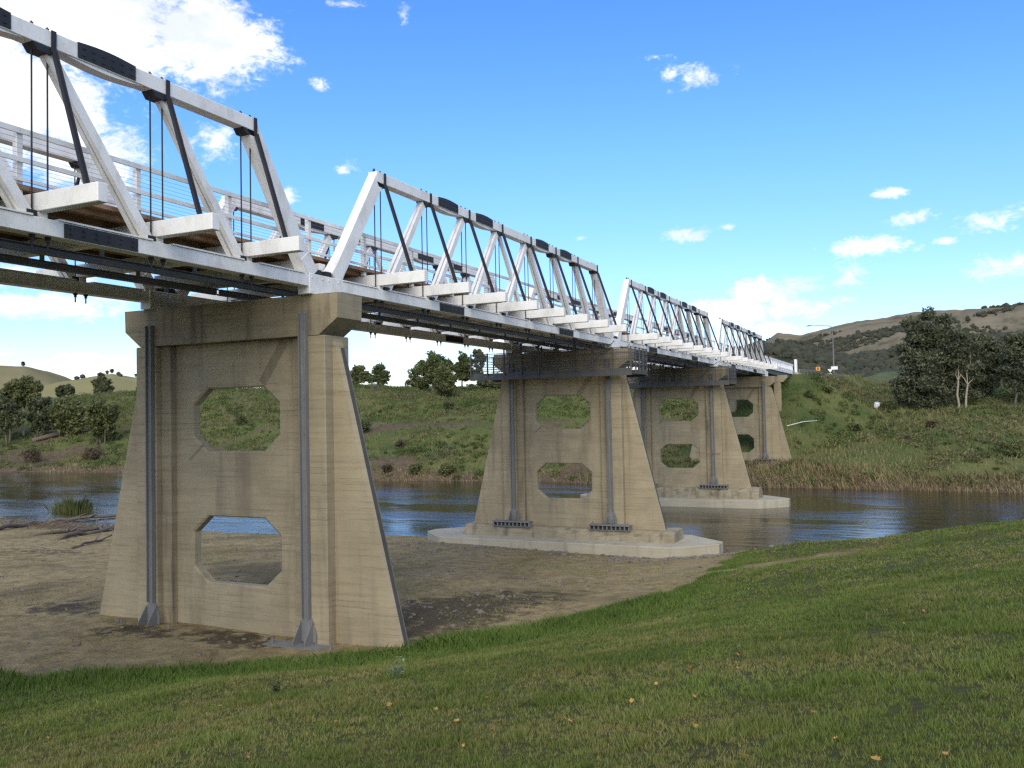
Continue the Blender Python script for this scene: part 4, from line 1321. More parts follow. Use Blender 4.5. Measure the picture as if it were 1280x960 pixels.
tree_px('eucalyptus_tree', 'small tufted tree seen through the left end of the inspection platform', 'tree', 598, 135,
        [(598, 441, 7, 0), (603, 449, 6, 0), (594, 452, 5, 0), (600, 462, 5, 0)], EUCAB, BARK, 26, leaves=2600, size=0.32, trunk_r=0.2, group=GC)
tree_px('eucalyptus_tree', 'dark low tree below the platform beside the second pier', 'tree', 612, 130,
        [(605, 480, 9, 0), (620, 478, 10, 0), (590, 484, 7, 0), (635, 480, 9, 0)], CONIF, BARK, 27, leaves=4500, size=0.32, trunk_r=0.2, group=GC)
GL = 'trees on the far bank at the left'
tree_px('eucalyptus_tree', 'umbrella-crowned tree at the left edge of the far bank', 'tree', 30, 99,
        [(18, 482, 10, 0), (32, 480, 11, 0), (45, 485, 9, 0), (8, 492, 9, 0), (25, 492, 11, 0), (40, 497, 8, 0)], WILLOW, PALEBARK, 31, leaves=8000, size=0.42, trunk_r=0.3, group=GL)
tree_px('eucalyptus_tree', 'dark multi-stemmed tree under the umbrella crown at the left edge', 'tree', 10, 95,
        [(2, 505, 11, 0), (14, 512, 11, 0), (5, 525, 9, 0), (24, 520, 8, 0), (-12, 510, 12, 0)], CONIF, BARK, 32, leaves=6000, size=0.42, trunk_r=0.28, group=GL, stems=2)
tree_px('bushy_tree', 'dark bushy tree on the left bank right of the umbrella-crowned tree', 'tree', 55, 97,
        [(52, 508, 10, 0), (45, 520, 9, 0), (62, 518, 9, 0), (50, 528, 8, 0)], CONIF, BARK, 33, leaves=6000, size=0.42, trunk_r=0.25, group=GL, stems=2)
tree_px('bushy_tree', 'wide dark bush-like tree in the middle of the left bank', 'tree', 86, 96,
        [(84, 508, 12, 0), (74, 516, 9, 0), (97, 514, 10, 0), (85, 524, 11, 0), (100, 525, 8, 0)], WILLOW, BARK, 34, leaves=8000, size=0.40, trunk_r=0.25, group=GL, stems=3)
tree_px('bushy_tree', 'round grey-green bush-like tree left of the nearest pier', 'tree', 126, 94,
        [(124, 508, 11, 0), (114, 516, 9, 0), (136, 514, 9, 0), (124, 522, 11, 0), (138, 524, 7, 0)], WILLOW, BARK, 35, leaves=7500, size=0.38, trunk_r=0.22, group=GL, stems=3)
tree_px('conifer_tree', 'dark upright tree standing alone before the golden hill', 'tree', 128, 170,
        [(127, 469, 4, 0), (127, 475, 6, 0), (124, 481, 8, 0), (132, 483, 8, 0), (128, 488, 9, 0), (137, 489, 5, 0)], CONIF, BARK, 36, leaves=5000, size=0.7, trunk_r=0.5, group=GL)
tree_px('bushy_tree', 'low rounded dark tree before the golden hill', 'tree', 82, 190,
        [(82, 486, 6, 0), (74, 488, 4, 0), (90, 488, 4, 0)], CONIF, BARK, 37, leaves=2500, size=0.8, trunk_r=0.3, group=GL)
tree_px('eucalyptus_tree', 'tree half hidden by the left side of the nearest pier', 'tree', 178, 165,
        [(178, 476, 6, 0), (182, 482, 7, 0), (174, 485, 4, 0), (190, 480, 7, 0)], CONIF, BARK, 38, leaves=3000, size=0.6, trunk_r=0.4, group=GL)


def shrub(label, px, py, rpx, mat_, seed, n=1600, size=0.16, name='shrub', group='shrubs on the far bank', hs=0.8):
    q = ground_at(px, py)
    rng = np.random.default_rng(seed)
    dist_ = float((q - CAM) @ FW)
    r = rpx * dist_ / FPX
    cs = []; rs = []
    for i in range(12):
        a = rng.uniform(0, 2 * math.pi); k = rng.uniform(0, 0.65) * r
        cs.append((math.cos(a) * k, math.sin(a) * k, rng.uniform(0.3, 0.95) * r * hs * 1.3)); rs.append(r * rng.uniform(0.3, 0.5))
    V, tint = leaf_cloud(cs, rs, n, size, rng, 0.0)
    V[:, :, 2] = np.maximum(V[:, :, 2], 0.02)
    root = tag(empty(name, tuple(q)), label, 'shrub', group)
    obj('foliage', fast_mesh('foliage', V, 4, [mat_], {'tint': tint}), root)
    mb = MB()
    for c in cs[:7]:
        tube_between(mb, (rng.normal(0, .06), rng.normal(0, .06), -0.2), c, 0.045, 0.012, rng, 0.1, 5, 3)
    obj('stem', mb.mesh('stem', BARK), root)


SHR = [('dark rounded shrub low on the far bank beside the nearest pier', 455, 541, 11, CONIF), ('dark shrub near the top of the bank below the rounded skyline tree', 561, 512, 8, CONIF),
       ('dark shrub at the waterline between the nearest and second piers', 520, 592, 10, WILLOW), ('olive shrub at the waterline just left of the second pier', 560, 594, 12, WILLOW),
       ('olive shrub hanging over the water right of the nearest pier', 485, 592, 9, DRYSCRUB), ('brown bushy shrub over the water left of the nearest pier', 115, 576, 14, DRYSCRUB),
       ('brown shrub at the left waterline below the dark trees', 40, 578, 14, DRYSCRUB), ('dark shrub above the left waterline behind the nearest pier', 140, 552, 12, WILLOW),
       ('dark green shrub on the right bank above the reeds', 1070, 540, 10, WILLOW), ('dark low shrub under the tallest gum tree', 1110, 512, 9, WILLOW),
       ('dark shrub on the embankment beside the abutment', 1010, 497, 7, CONIF), ('yellow-green shrub on the embankment right of the abutment', 1035, 492, 8, SCRUB),
       ('dark shrub below the road guard rail', 1055, 482, 7, WILLOW), ('large dark shrub at the right edge above the reeds', 1265, 570, 14, WILLOW), ('brown shrub on the slope under the pale trunk gum', 1165, 535, 9, DRYSCRUB),
       ('dark shrub seen through the upper opening of the nearest pier', 300, 530, 10, WILLOW), ('pale shrub at the foot of the second pier bank', 500, 560, 8, DRYSCRUB)]
for i, (lab, px, py, r, mt) in enumerate(SHR):
    shrub(lab, px, py, r, mt, 60 + i)

# bank scrub: a mass of low weeds and brush nobody could count
def scatter_far(n, rng):
    x = rng.uniform(-190, 62, n); y = rng.uniform(70, 175, n)
    d = np.stack([x, y], 1) - CAM[None, :2]
    az = np.arctan2(d[:, 0], d[:, 1])
    k = (az > -1.02) & (az < 0.16)
    x, y = x[k], y[k]
    z = height(x, y)
    k = (z > 0.15) & ~((np.abs(x - CX) < 5.4) & (y > 104))
    return x[k], y[k], z[k]


def scrub_mass():
    rng = np.random.default_rng(5)
    x, y, z = scatter_far(13000, rng)
    soil = vnoise(x, y, 7, 11) + 0.35 * vnoise(x, y, 2.5, 12)
    keep = (vnoise(x, y, 12, 31) + 0.4 * vnoise(x, y, 5, 32) > np.where(x > 0, 0.34, np.where(x < -70, 0.40, 0.56))) | ((z > 9.3) & (x < 0))  # scrub thickened at the right, its darkness standing in for cloud shadow
    keep &= ~((soil > 0.80) & (z < 7) & (x < -14))
    keep &= ~((np.abs(x - CX) < 5.5) & (y < 104) & (rng.random(len(x)) < 0.7))
    x, y, z = x[keep], y[keep], z[keep]
    n = len(x)
    r = rng.uniform(0.35, 1.0, n) * np.where(z > 9.0, 1.15, 0.8)
    per = 46
    ci = np.repeat(np.arange(n), per)
    d = rng.normal(size=(n * per, 3)); d /= np.linalg.norm(d, axis=1)[:, None]
    k = rng.uniform(0.3, 1, n * per) ** 0.6
    c = np.stack([x[ci], y[ci], z[ci] + r[ci] * 0.25], 1) + d * (r[ci] * k)[:, None] * np.array([1.1, 1.1, 0.85])
    c[:, 2] = np.maximum(c[:, 2], z[ci] + 0.03)
    a = rng.normal(size=c.shape); a[:, 2] = np.abs(a[:, 2]) + 0.3; a /= np.linalg.norm(a, axis=1)[:, None]
    b_ = np.cross(a, rng.normal(size=c.shape)); b_ /= np.linalg.norm(b_, axis=1)[:, None]
    s = rng.uniform(0.09, 0.24, len(c))[:, None]
    V = np.stack([c - a * s, c + b_ * s * 0.4, c + a * s, c - b_ * s * 0.4], 1)
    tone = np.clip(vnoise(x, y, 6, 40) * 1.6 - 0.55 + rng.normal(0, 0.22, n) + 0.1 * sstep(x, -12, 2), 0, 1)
    tint = np.clip(tone[ci] + rng.normal(0, 0.12, len(ci)), 0, 1)
    return fast_mesh('bank_scrub', V, 4, [SCRUB], {'tint': tint})


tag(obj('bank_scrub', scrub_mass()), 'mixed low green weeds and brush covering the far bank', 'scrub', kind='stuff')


def blades(x, y, z, hgt, wid, rng, lean=0.35, mesh_name='grass', mat_=GRASS, tint=None, bend=None):
    n = len(x)
    a = rng.uniform(0, 2 * math.pi, n)
    dx, dy = np.cos(a) * wid / 2, np.sin(a) * wid / 2
    la = rng.uniform(0, 2 * math.pi, n); lm = np.abs(rng.normal(0, lean, n)) * hgt
    lx, ly = np.cos(la) * lm, np.sin(la) * lm
    if bend is not None: lx, ly = lx + bend[0] * hgt, ly + bend[1] * hgt
    b0 = np.stack([x - dx, y - dy, z - 0.01], 1); b1 = np.stack([x + dx, y + dy, z - 0.01], 1)
    mid0 = np.stack([x - dx * 0.8 + lx * 0.35, y - dy * 0.8 + ly * 0.35, z + hgt * 0.55], 1)
    mid1 = np.stack([x + dx * 0.8 + lx * 0.35, y + dy * 0.8 + ly * 0.35, z + hgt * 0.55], 1)
    tip = np.stack([x + lx, y + ly, z + hgt], 1)
    return b0, b1, mid0, mid1, tip


def blade_mesh(name, x, y, z, hgt, wid, rng, mat_, tint, lean=0.35, fine=True, bend=None):
    b0, b1, m0, m1, tip = blades(x, y, z, hgt, wid, rng, lean, bend=bend)
    if not fine:
        return fast_mesh(name, np.stack([b0, b1, tip], 1), 3, [mat_], {'tint': tint})
    V = np.stack([b0, b1, m1, tip, m0], 1)
    return fast_mesh(name, V, 5, [mat_], {'tint': tint})


def weeds_mass():
    rng = np.random.default_rng(6)
    x, y, z = scatter_far(150000, rng)
    soil = vnoise(x, y, 7, 11) + 0.35 * vnoise(x, y, 2.5, 12)
    k = ~((soil > 0.86) & (z < 7) & (x < -14) & (rng.random(len(x)) < 0.75)) & (z > 0.5)
    x, y, z = x[k], y[k], z[k]
    n = len(x)
    h = rng.uniform(0.2, 0.55, n) * (0.6 + 0.9 * vnoise(x, y, 5, 33))
    tint = np.clip(vnoise(x, y, 8, 41) * 1.8 - 0.75 + 0.5 * vnoise(x, y, 2.2, 43) + rng.normal(0, 0.15, n) + 0.22 * sstep(x, -12, 2), 0, 1)
    return blade_mesh('bank_grass', x, y, z, h, rng.uniform(0.10, 0.2, n), rng, WEEDS, tint, 0.5, False)


tag(obj('bank_grass', weeds_mass()), 'rough green and straw coloured grass on the far bank', 'grass', kind='stuff')


def reed_mass():
    rng = np.random.default_rng(9)
    n0 = 90000
    x = rng.uniform(-120, 60, n0); y = rng.uniform(66, 92, n0)
    z = height(x, y)
    wmax = np.where(x > -7, 1.6, 1.1) * (0.6 + 0.8 * vnoise(x, y * 0, 6, 51))
    k = (z > -0.12) & (z < wmax) & ((x > -9) | (rng.random(n0) < 0.45))
    x, y, z = x[k], y[k], z[k]
    n = len(x)
    h = rng.uniform(0.3, 0.8, n) * np.where(x > -7, 1.0, 0.7) * (0.6 + 0.7 * vnoise(x, y, 2.5, 52))
    tint = np.clip(vnoise(x, y, 5, 53) * 1.3 - 0.5 + rng.normal(0, 0.15, n), 0, 1)
    return blade_mesh('reed_fringe', x, y, z, h, rng.uniform(0.05, 0.11, n), rng, REED, tint, 0.45, True, bend=(np.full(n, -0.15), np.full(n, -0.25)))


tag(obj('reed_fringe', reed_mass()), 'brown dry reeds fringing the far waterline', 'reeds', kind='stuff')

# lawn
def lawn_mass():
    rng = np.random.default_rng(3)
    out = {k: [] for k in 'xyhwtab'}
    for (r0, r1, dens, per, w, h, sp) in ((4.5, 10, 330, 10, 0.011, 0.062, 0.024), (10, 16, 190, 9, 0.015, 0.068, 0.032), (16, 26, 95, 8, 0.023, 0.075, 0.048), (26, 42, 42, 7, 0.036, 0.085, 0.075), (42, 75, 14, 6, 0.065, 0.095, 0.13)):
        a0, a1 = -0.44 - 0.58, -0.44 + 0.68
        n = int((a1 - a0) / 2 * (r1 ** 2 - r0 ** 2) * dens)
        r = np.sqrt(rng.uniform(r0 ** 2, r1 ** 2, n)); a = rng.uniform(a0, a1, n)
        cx, cy = CAM[0] + np.sin(a) * r, CAM[1] + np.cos(a) * r
        e = edge_dist(cx, cy) + (vnoise(cx, cy, 1.3, 3) - 0.5) * 1.2
        bare = vnoise(cx, cy, 0.5, 61) * 0.55 + vnoise(cx, cy, 1.7, 62) * 0.45
        k = (e > 0) & (cy < 30) & (rng.random(n) < sstep(bare, 0.18, 0.36) * 0.85 + 0.25) & (rng.random(n) > 0.9 * track_mask(cx, cy))
        cx, cy = cx[k], cy[k]
        n = len(cx)
        big = sstep(vnoise(cx, cy, 0.35, 66) * 0.55 + vnoise(cx, cy, 1.1, 67) * 0.45, 0.5, 0.75)
        th = h * rng.uniform(0.55, 1.2, n) * (0.7 + 0.75 * big)
        tt = vnoise(cx, cy, 1.6, 64) * 1.1 + vnoise(cx, cy, 0.3, 65) * 0.5 + vnoise(cx, cy, 6.5, 68) * 0.7 - 0.92 - 0.3 * big + rng.normal(0, 0.2, n)
        ci = np.repeat(np.arange(n), per)
        m = n * per
        oa = rng.uniform(0, 2 * math.pi, m); ro = np.abs(rng.normal(0, sp, m))
        out['x'].append(cx[ci] + np.cos(oa) * ro); out['y'].append(cy[ci] + np.sin(oa) * ro)
        out['h'].append(th[ci] * rng.uniform(0.45, 1.2, m)); out['w'].append(np.full(m, w) * rng.uniform(0.6, 1.3, m))
        out['t'].append(np.clip(tt[ci] + rng.normal(0, 0.13, m), 0, 1))
        lean = rng.uniform(0.1, 0.9, m)
        out['a'].append(np.cos(oa) * lean); out['b'].append(np.sin(oa) * lean)
    q = {k: np.concatenate(v) for k, v in out.items()}
    return blade_mesh('lawn_grass', q['x'], q['y'], height(q['x'], q['y']), q['h'], q['w'], rng, GRASS, q['t'], 0.25, False, bend=(q['a'], q['b']))


tag(obj('lawn_grass', lawn_mass()), 'short mown green grass with straw patches sloping to the river', 'grass', kind='stuff')


def edge_grass():
    rng = np.random.default_rng(4)
    n0 = 240000
    t = rng.uniform(0, 1, n0)
    seglen = np.hypot(*np.diff(EDGE, axis=0).T)
    cum = np.concatenate([[0], np.cumsum(seglen)])
    lo, hi = cum[1], cum[11]
    s = lo + t * (hi - lo)
    bx_ = np.interp(s, cum, EDGE[:, 0]); by_ = np.interp(s, cum, EDGE[:, 1])
    off = np.abs(rng.normal(0, 1.5, n0)) - 0.25
    x, y = bx_ + off * 0.74 + rng.normal(0, .1, n0), by_ - off * 0.67 + rng.normal(0, .1, n0)
    e = edge_dist(x, y) + (vnoise(x, y, 1.3, 3) - 0.5) * 1.2
    far = sstep(y, 6, 14)
    k = (e > -0.12) & (rng.random(n0) < 1.15 * vnoise(x, y, 1.1, 71) + 0.15 - 0.55 * far) & (e < 4.2)
    x, y, e = x[k], y[k], e[k]
    z = height(x, y)
    h = rng.uniform(0.08, 0.34, len(x)) * np.clip(1.15 - e * 0.26, 0.2, 1) * (0.5 + 0.9 * vnoise(x, y, 1.4, 72)) * (1 - 0.55 * sstep(y, 6, 14))
    tint = np.clip(rng.normal(0.08, 0.18, len(x)), 0, 1)
    return blade_mesh('tall_grass', x, y, z, h, rng.uniform(0.009, 0.018, len(x)), rng, TALLGRASS, tint, 0.4, True)


tag(obj('tall_grass', edge_grass()), 'longer bright green grass along the edge of the lawn beside the sand', 'grass', kind='stuff')


def sand_bits():
    """thin weeds and twigs strewn over the sand"""
    rng = np.random.default_rng(14)
    n0 = 150000
    x = rng.uniform(-40, 12, n0); y = rng.uniform(-12, 29, n0)
    e = edge_dist(x, y)
    k = (e < -0.1) & (vnoise(x, y, 3.2, 81) * 0.6 + vnoise(x, y, 0.9, 82) * 0.4 > 0.60) & (rng.random(n0) < 0.6)
    x, y = x[k], y[k]
    z = height(x, y)
    n = len(x)
    tint = np.clip(vnoise(x, y, 2.0, 83) * 1.5 - 0.3 + rng.normal(0, .2, n), 0, 1)
    return blade_mesh('sand_weeds', x, y, z, rng.uniform(0.02, 0.12, n), rng.uniform(0.014, 0.035, n), rng, GRASS, tint, 1.0, False)


tag(obj('sand_weeds', sand_bits()), 'thin patches of short weeds and litter on the sand', 'weeds', kind='stuff')

# bushland on the hills
def bushland():
    rng = np.random.default_rng(15)
    ico = bmesh.new(); bmesh.ops.create_icosphere(ico, subdivisions=1, radius=1.0)
    iv = np.array([v.co[:] for v in ico.verts]); fi = np.array([[v.index for v in f.verts] for f in ico.faces]); ico.free()
    out, tn = [], []
    for name, n, t0, t1, thr, size, a0, a1 in (('hill_slope', 6500, -0.95, 0.05, 0.46, 3.6, -0.20, 0.20), ('hill_ridge', 9000, -0.9, 0.0, 0.61, 3.4, -0.20, 0.20), ('hill_pasture', 420, -0.8, 0.02, 0.60, 2.6, -1.0, -0.75), ('hill_knoll', 130, -0.7, -0.08, 0.62, 1.5, -1.0, -0.7)):
        a = rng.uniform(a0, a1, n); tt = rng.uniform(t0, t1, n)
        x, y, z = HILL_FN[name](a, tt)
        sc_ = {'hill_slope': 130, 'hill_ridge': 260, 'hill_pasture': 120, 'hill_knoll': 60}[name]
        dens = vnoise(x, y, sc_, 91) * 0.65 + vnoise(x, y, sc_ * 0.3, 92) * 0.35
        if name == 'hill_slope': dens = dens + (tt < -0.45) * 0.2
        k = dens > thr
        x, y, z = x[k], y[k], z[k]
        for i in range(len(x)):
            s = size * rng.uniform(0.4, 1.5)
            v = iv * (s * rng.uniform(0.75, 1.25, iv.shape)) * np.array([1, 1, 0.9]) + np.array([x[i], y[i], z[i] + s * 0.5])
            out.append(v[fi]); tn.append(np.full(len(fi), rng.uniform(0, 0.9)))
    return fast_mesh('hill_bushland', np.concatenate(out), 3, [BUSHM], {'tint': np.concatenate(tn)})


tag(obj('hill_bushland', bushland()), 'dark scattered bush and woodland covering the distant hills', 'woodland', kind='stuff')


def hill_tree(label, px, hill, d, hgt, mat_, seed):
    r = ray(px, 470)
    a = math.atan2(r[0], r[1])
    x, y, z = HILL_FN[hill](np.array([a]), np.array([d]))
    s = hgt
    tree('hill_tree', label, 'tree', float(x[0]), float(y[0]), hgt, [(0, 0, s * 0.75, s * 0.26), (s * 0.22, 0, s * 0.7, s * 0.2), (-s * 0.24, 0, s * 0.72, s * 0.2)], mat_, BARK, seed, leaves=700, size=s * 0.10, trunk_r=s * 0.035, z=float(z[0]), group='single trees on the hill crests')


hill_tree('lone umbrella-shaped tree on the skyline of the right hill', 1261, 'hill_ridge', 0.0, 15, CONIF, 201)
hill_tree('left one of two small trees on the crest of the golden hill', 134, 'hill_knoll', 0.0, 3.6, CONIF, 202)
hill_tree('right one of two small trees on the crest of the golden hill', 140, 'hill_knoll', 0.0, 4.0, CONIF, 203)
hill_tree('small tree on the golden hill crest close to the nearest pier', 170, 'hill_knoll', 0.0, 3.2, CONIF, 204)
hill_tree('tiny tree on the crest of the leftmost pasture hill', 29, 'hill_pasture', 0.0, 6.0, CONIF, 205)
# small white farmhouse among the trees of the hill
r = ray(1076, 433); a = math.atan2(r[0], r[1])
hx, hy, hz_ = HILL_FN['hill_slope'](np.array([a]), np.array([-0.15]))
hs = tag(empty('farmhouse', (float(hx[0]), float(hy[0]), float(hz_[0]) + 1.0)), 'tiny white farmhouse among trees on the dark hillside', 'house')
obj('wall', MB().box(-6, 6, -4, 4, -2, 3.2).mesh('wall', SIGNWHITE), hs)
obj('roof', MB().prism([(-4.5, 3.2), (0, 5.4), (4.5, 3.2)], -6.4, 6.4, 0).mesh('roof', STEEL), hs)

# ------------------------------------------------------------------ small things on the near bank
# driftwood and the bush on the sandy point at the left
def log(label, p0, p1, r0, r1, seed, z0=None, forks=2, branches='driftwood lying at the water at the left'):
    rng = np.random.default_rng(seed)
    a = ground_at(*p0); b_ = ground_at(*p1)
    a = a + np.array([0, 0, r0 * 0.6]); b_ = b_ + np.array([0, 0, r1 + 0.12])
    root = tag(empty('driftwood_log', (a[0], a[1], a[2] - r0 * 0.6)), label, 'log', branches)
    o = np.array([a[0], a[1], a[2] - r0 * 0.6])
    mb = MB()
    pts = [a - o + (b_ - a) * t + np.array([0, 0, 0.25 * r0 * math.sin(6 * t)]) + rng.normal(0, 0.05, 3) for t in np.linspace(0, 1, 8)]
    mb.tube(pts, list(np.linspace(r0, r1, 8) * rng.uniform(0.85, 1.15, 8)), 8)
    obj('trunk', mb.mesh('trunk', DRIFT, smooth_=True), root)
    for i in range(forks):
        t = rng.uniform(0.3, 0.9)
        s0 = a - o + (b_ - a) * t
        e0 = s0 + (b_ - a) * rng.uniform(0.12, 0.25) + np.array([rng.normal(0, .5), rng.normal(0, .5), rng.uniform(0.2, 0.7)])
        q = MB(); tube_between(q, s0, e0, r1 * 0.9, r1 * 0.25, rng, 0.15, 6, 4)
        obj('branch', q.mesh('branch', DRIFT, smooth_=True), root)


log('long pale driftwood log lying level across the sand at the left', (40, 670), (128, 664), 0.16, 0.10, 301)
log('driftwood log with a raised fork touching the nearest pier edge', (70, 676), (150, 662), 0.15, 0.12, 302, forks=3)
log('dark driftwood log nearest the water behind the sandy point bush', (60, 654), (152, 646), 0.18, 0.10, 303)
log('short driftwood log at the left edge of the photo', (-10, 664), (50, 656), 0.20, 0.12, 304)
log('thin broken driftwood branch in front of the other logs', (90, 686), (140, 674), 0.09, 0.05, 305, forks=1)


def brush_pile():
    rng = np.random.default_rng(17)
    c = ground_at(85, 660)
    n = 900
    x = c[0] + rng.normal(0, 5.5, n); y = c[1] + rng.normal(0, 1.4, n)
    z = np.maximum(height(x, y), 0) + np.abs(rng.normal(0, 0.16, n))
    mb = MB()
    for i in range(n):
        a = rng.uniform(0, 2 * math.pi); ln = rng.uniform(0.3, 1.3)
        d = np.array([math.cos(a), math.sin(a) * 0.5, rng.normal(0.05, 0.25)]) * ln
        p0 = np.array([x[i], y[i], z[i]])
        mb.tube([p0, p0 + d * 0.5 + rng.normal(0, .05, 3), p0 + d], [0.022, 0.016, 0.006], 3, 0, False)
    return mb.mesh('brush_pile', DRIFT)


tag(obj('brush_pile', brush_pile()), 'tangle of flood-washed twigs and brush on the sandy point', 'brush', kind='stuff')


def spiky_bush(label, px, py, h, rad, seed, n=2600, mat_=WILLOW):
    q = ground_at(px, py)
    rng = np.random.default_rng(seed)
    a = rng.uniform(0, 2 * math.pi, n); k = np.abs(rng.normal(0, 0.5, n)) * rad
    x, y = np.cos(a) * k, np.sin(a) * k * 0.6
    hs_ = vnoise(x + seed, y, 0.5, seed)
    hh = h * rng.uniform(0.25, 1.0, n) * (0.45 + 0.9 * hs_) * np.clip(1.15 - k / rad * 0.5, 0.3, 1)
    me = blade_mesh('foliage', x, y, np.zeros(n), hh, rng.uniform(0.025, 0.055, n), rng, mat_, np.clip(rng.normal(0.2, 0.2, n), 0, 1), 0.25, True, bend=(np.cos(a) * 0.35, np.sin(a) * 0.3))
    root = tag(empty('spiky_bush', tuple(q)), label, 'shrub')
    obj('foliage', me, root)
    mb = MB()
    for i in range(16):
        aa = rng.uniform(0, 2 * math.pi)
        tube_between(mb, (0, 0, -0.1), (math.cos(aa) * rad * 0.8, math.sin(aa) * rad * 0.4, h * rng.uniform(0.7, 1.3)), 0.025, 0.006, rng, 0.08, 4, 3)
    obj('stem', mb.mesh('stem', BARK), root)


spiky_bush('spiky dark green bush growing on the sandy point at the left', 92, 640, 1.6, 2.2, 310)


def weed_plant(label, px, py, h, seed, mt=GREYWEED):
    q = ground_at(px, py)
    rng = np.random.default_rng(seed)
    root = tag(empty('thistle_weed', tuple(q)), label, 'plant')
    mb = MB(); V = []
    for i in range(6):
        a = rng.uniform(0, 2 * math.pi); e = np.array([math.cos(a) * 0.16, math.sin(a) * 0.16, h * rng.uniform(0.6, 1)])
        tube_between(mb, (0, 0, -0.03), e, 0.008, 0.004, rng, 0.05, 4, 3)
        for k in range(9):
            t = rng.uniform(0.35, 1.05)
            c = e * t
            d = rng.normal(size=3); d[2] = abs(d[2]) * 0.4; d /= np.linalg.norm(d); d *= rng.uniform(0.05, 0.10)
            s = np.cross(d, [0, 0, 1.0]); s = s / (np.linalg.norm(s) + 1e-9) * 0.024
            V.append([c, c + d * 0.5 + s, c + d + np.array([0, 0, -0.01]), c + d * 0.5 - s])
    obj('foliage', fast_mesh('foliage', np.array(V), 4, [mt], {'tint': rng.uniform(0, 1, len(V)) * (1.0 if mt is GREYWEED else 0.2)}), root)
    obj('stem', mb.mesh('stem', mt), root)


weed_plant('pale grey-green weed in the long grass right below the nearest pier', 494, 850, 0.42, 320)
weed_plant('small dark weed in the long grass under the nearest pier', 350, 868, 0.22, 321, CONIF)

# stones along the second footing
def rock_mesh(seed):
    rng = np.random.default_rng(seed)
    bm = bmesh.new(); bmesh.ops.create_icosphere(bm, subdivisions=2, radius=1.0)
    off = rng.uniform(0, 50)
    for v in bm.verts:
        n = float(vnoise(np.array([v.co.x * 2 + off]), np.array([v.co.y * 2 + v.co.z * 1.7 + off]), 1.0, seed)[0])
        v.co = v.co * (0.7 + 0.55 * n)
        v.co.z *= 0.6
    me = bpy.data.meshes.new('rock'); bm.to_mesh(me); bm.free()
    me.materials.append(STONE)
    return me


RM = [rock_mesh(400 + i) for i in range(5)]
rng = np.random.default_rng(41)
nrock = 0
for i in range(95):
    if i < 70:
        px = rng.uniform(720, 985); py = 690 + (px - 850) * -0.02 + rng.normal(3, 5)
        if px < 840: py = rng.normal(699 - (840 - px) * 0.05, 3)
    else:
        px = rng.uniform(500, 720); py = rng.uniform(672, 740)
    q = ground_at(px, py)
    if q[2] < -0.05: continue
    if 24.95 < q[1] < 30.0 and q[0] < 5.95: continue
    if edge_dist(q[0], q[1]) > 0.0: continue
    s = float(np.clip(rng.lognormal(-2.35, 0.5), 0.04, 0.28))
    o = obj('rock', RM[i % 5], None, (q[0], q[1], q[2] + s * 0.12), (0, 0, rng.uniform(0, 6.28)))
    o.scale = (s, s * rng.uniform(0.7, 1.2), s)
    tag(o, 'small brown stone on the sand around the footing of the second pier', 'stone', 'stones strewn on the sand by the second pier')
    nrock += 1

def gravel():
    """pebbles, clods and chips on the sand, too many to count"""
    rng = np.random.default_rng(52)
    n0 = 26000
    x = rng.uniform(-34, 12, n0); y = rng.uniform(-9, 29.5, n0)
    e = edge_dist(x, y)
    near_f = np.exp(-((y - 24.5) / 2.2) ** 2) * (x > -12) + np.exp(-(np.hypot((x - 0.5) / 3.5, (y - 4) / 4)) ** 2)
    k = (e < -0.15) & (rng.random(n0) < np.clip(0.10 + 1.2 * near_f * sstep(vnoise(x, y, 1.3, 57), 0.45, 0.8) + 0.5 * sstep(vnoise(x, y, 2.1, 55), 0.55, 0.8), 0, 1))
    k &= ~((y > 25.0) & (x < 5.9)) & ~((np.abs(y) < 0.7) & (x < 2.8) & (x > -9.7))
    x, y = x[k], y[k]; z = height(x, y)
    n = len(x)
    ico = bmesh.new(); bmesh.ops.create_icosphere(ico, subdivisions=1, radius=1.0)
    iv = np.array([v.co[:] for v in ico.verts]); fi = np.array([[v.index for v in f.verts] for f in ico.faces]); ico.free()
    s_ = np.clip(rng.lognormal(-3.5, 0.55, n) * (1 + 1.1 * ((y > 21) & (x > -12))), 0.012, 0.16)
    V = iv[None] * rng.uniform(0.7, 1.3, (n, len(iv), 1)) * s_[:, None, None] * np.stack([rng.uniform(0.7, 1.4, n), rng.uniform(0.7, 1.4, n), rng.uniform(0.4, 0.8, n)], 1)[:, None, :]
    V = V + np.stack([x, y, z + s_ * 0.15], 1)[:, None, :]
    F = V[:, fi].reshape(-1, 3, 3)
    return fast_mesh('gravel', F, 3, [STONE])


tag(obj('gravel', gravel()), 'pebbles, clods and small chips strewn over the sand', 'gravel', kind='stuff')

# fallen leaves on the lawn
def leaf_mesh(seed, mt):
    rng = np.random.default_rng(seed)
    out = [(0, -0.5), (0.22, -0.28), (0.42, -0.1), (0.30, 0.05), (0.34, 0.28), (0.12, 0.30), (0, 0.55), (-0.12, 0.30), (-0.34, 0.28), (-0.30, 0.05), (-0.42, -0.1), (-0.22, -0.28)]
    curl = rng.uniform(0.4, 1.1)
    V = [(x, y, curl * (x * x + 0.6 * y * y) + rng.normal(0, 0.03)) for x, y in out] + [(0, 0, 0.0)]
    n = len(out)
    mb = MB().add(V, [(i, (i + 1) % n, n) for i in range(n)])
    mb.tube([(0, -0.5, 0.15 * curl), (0.03, -0.85, 0.2)], [0.02, 0.012], 3)
    return mb.mesh('fallen_leaf', mt)


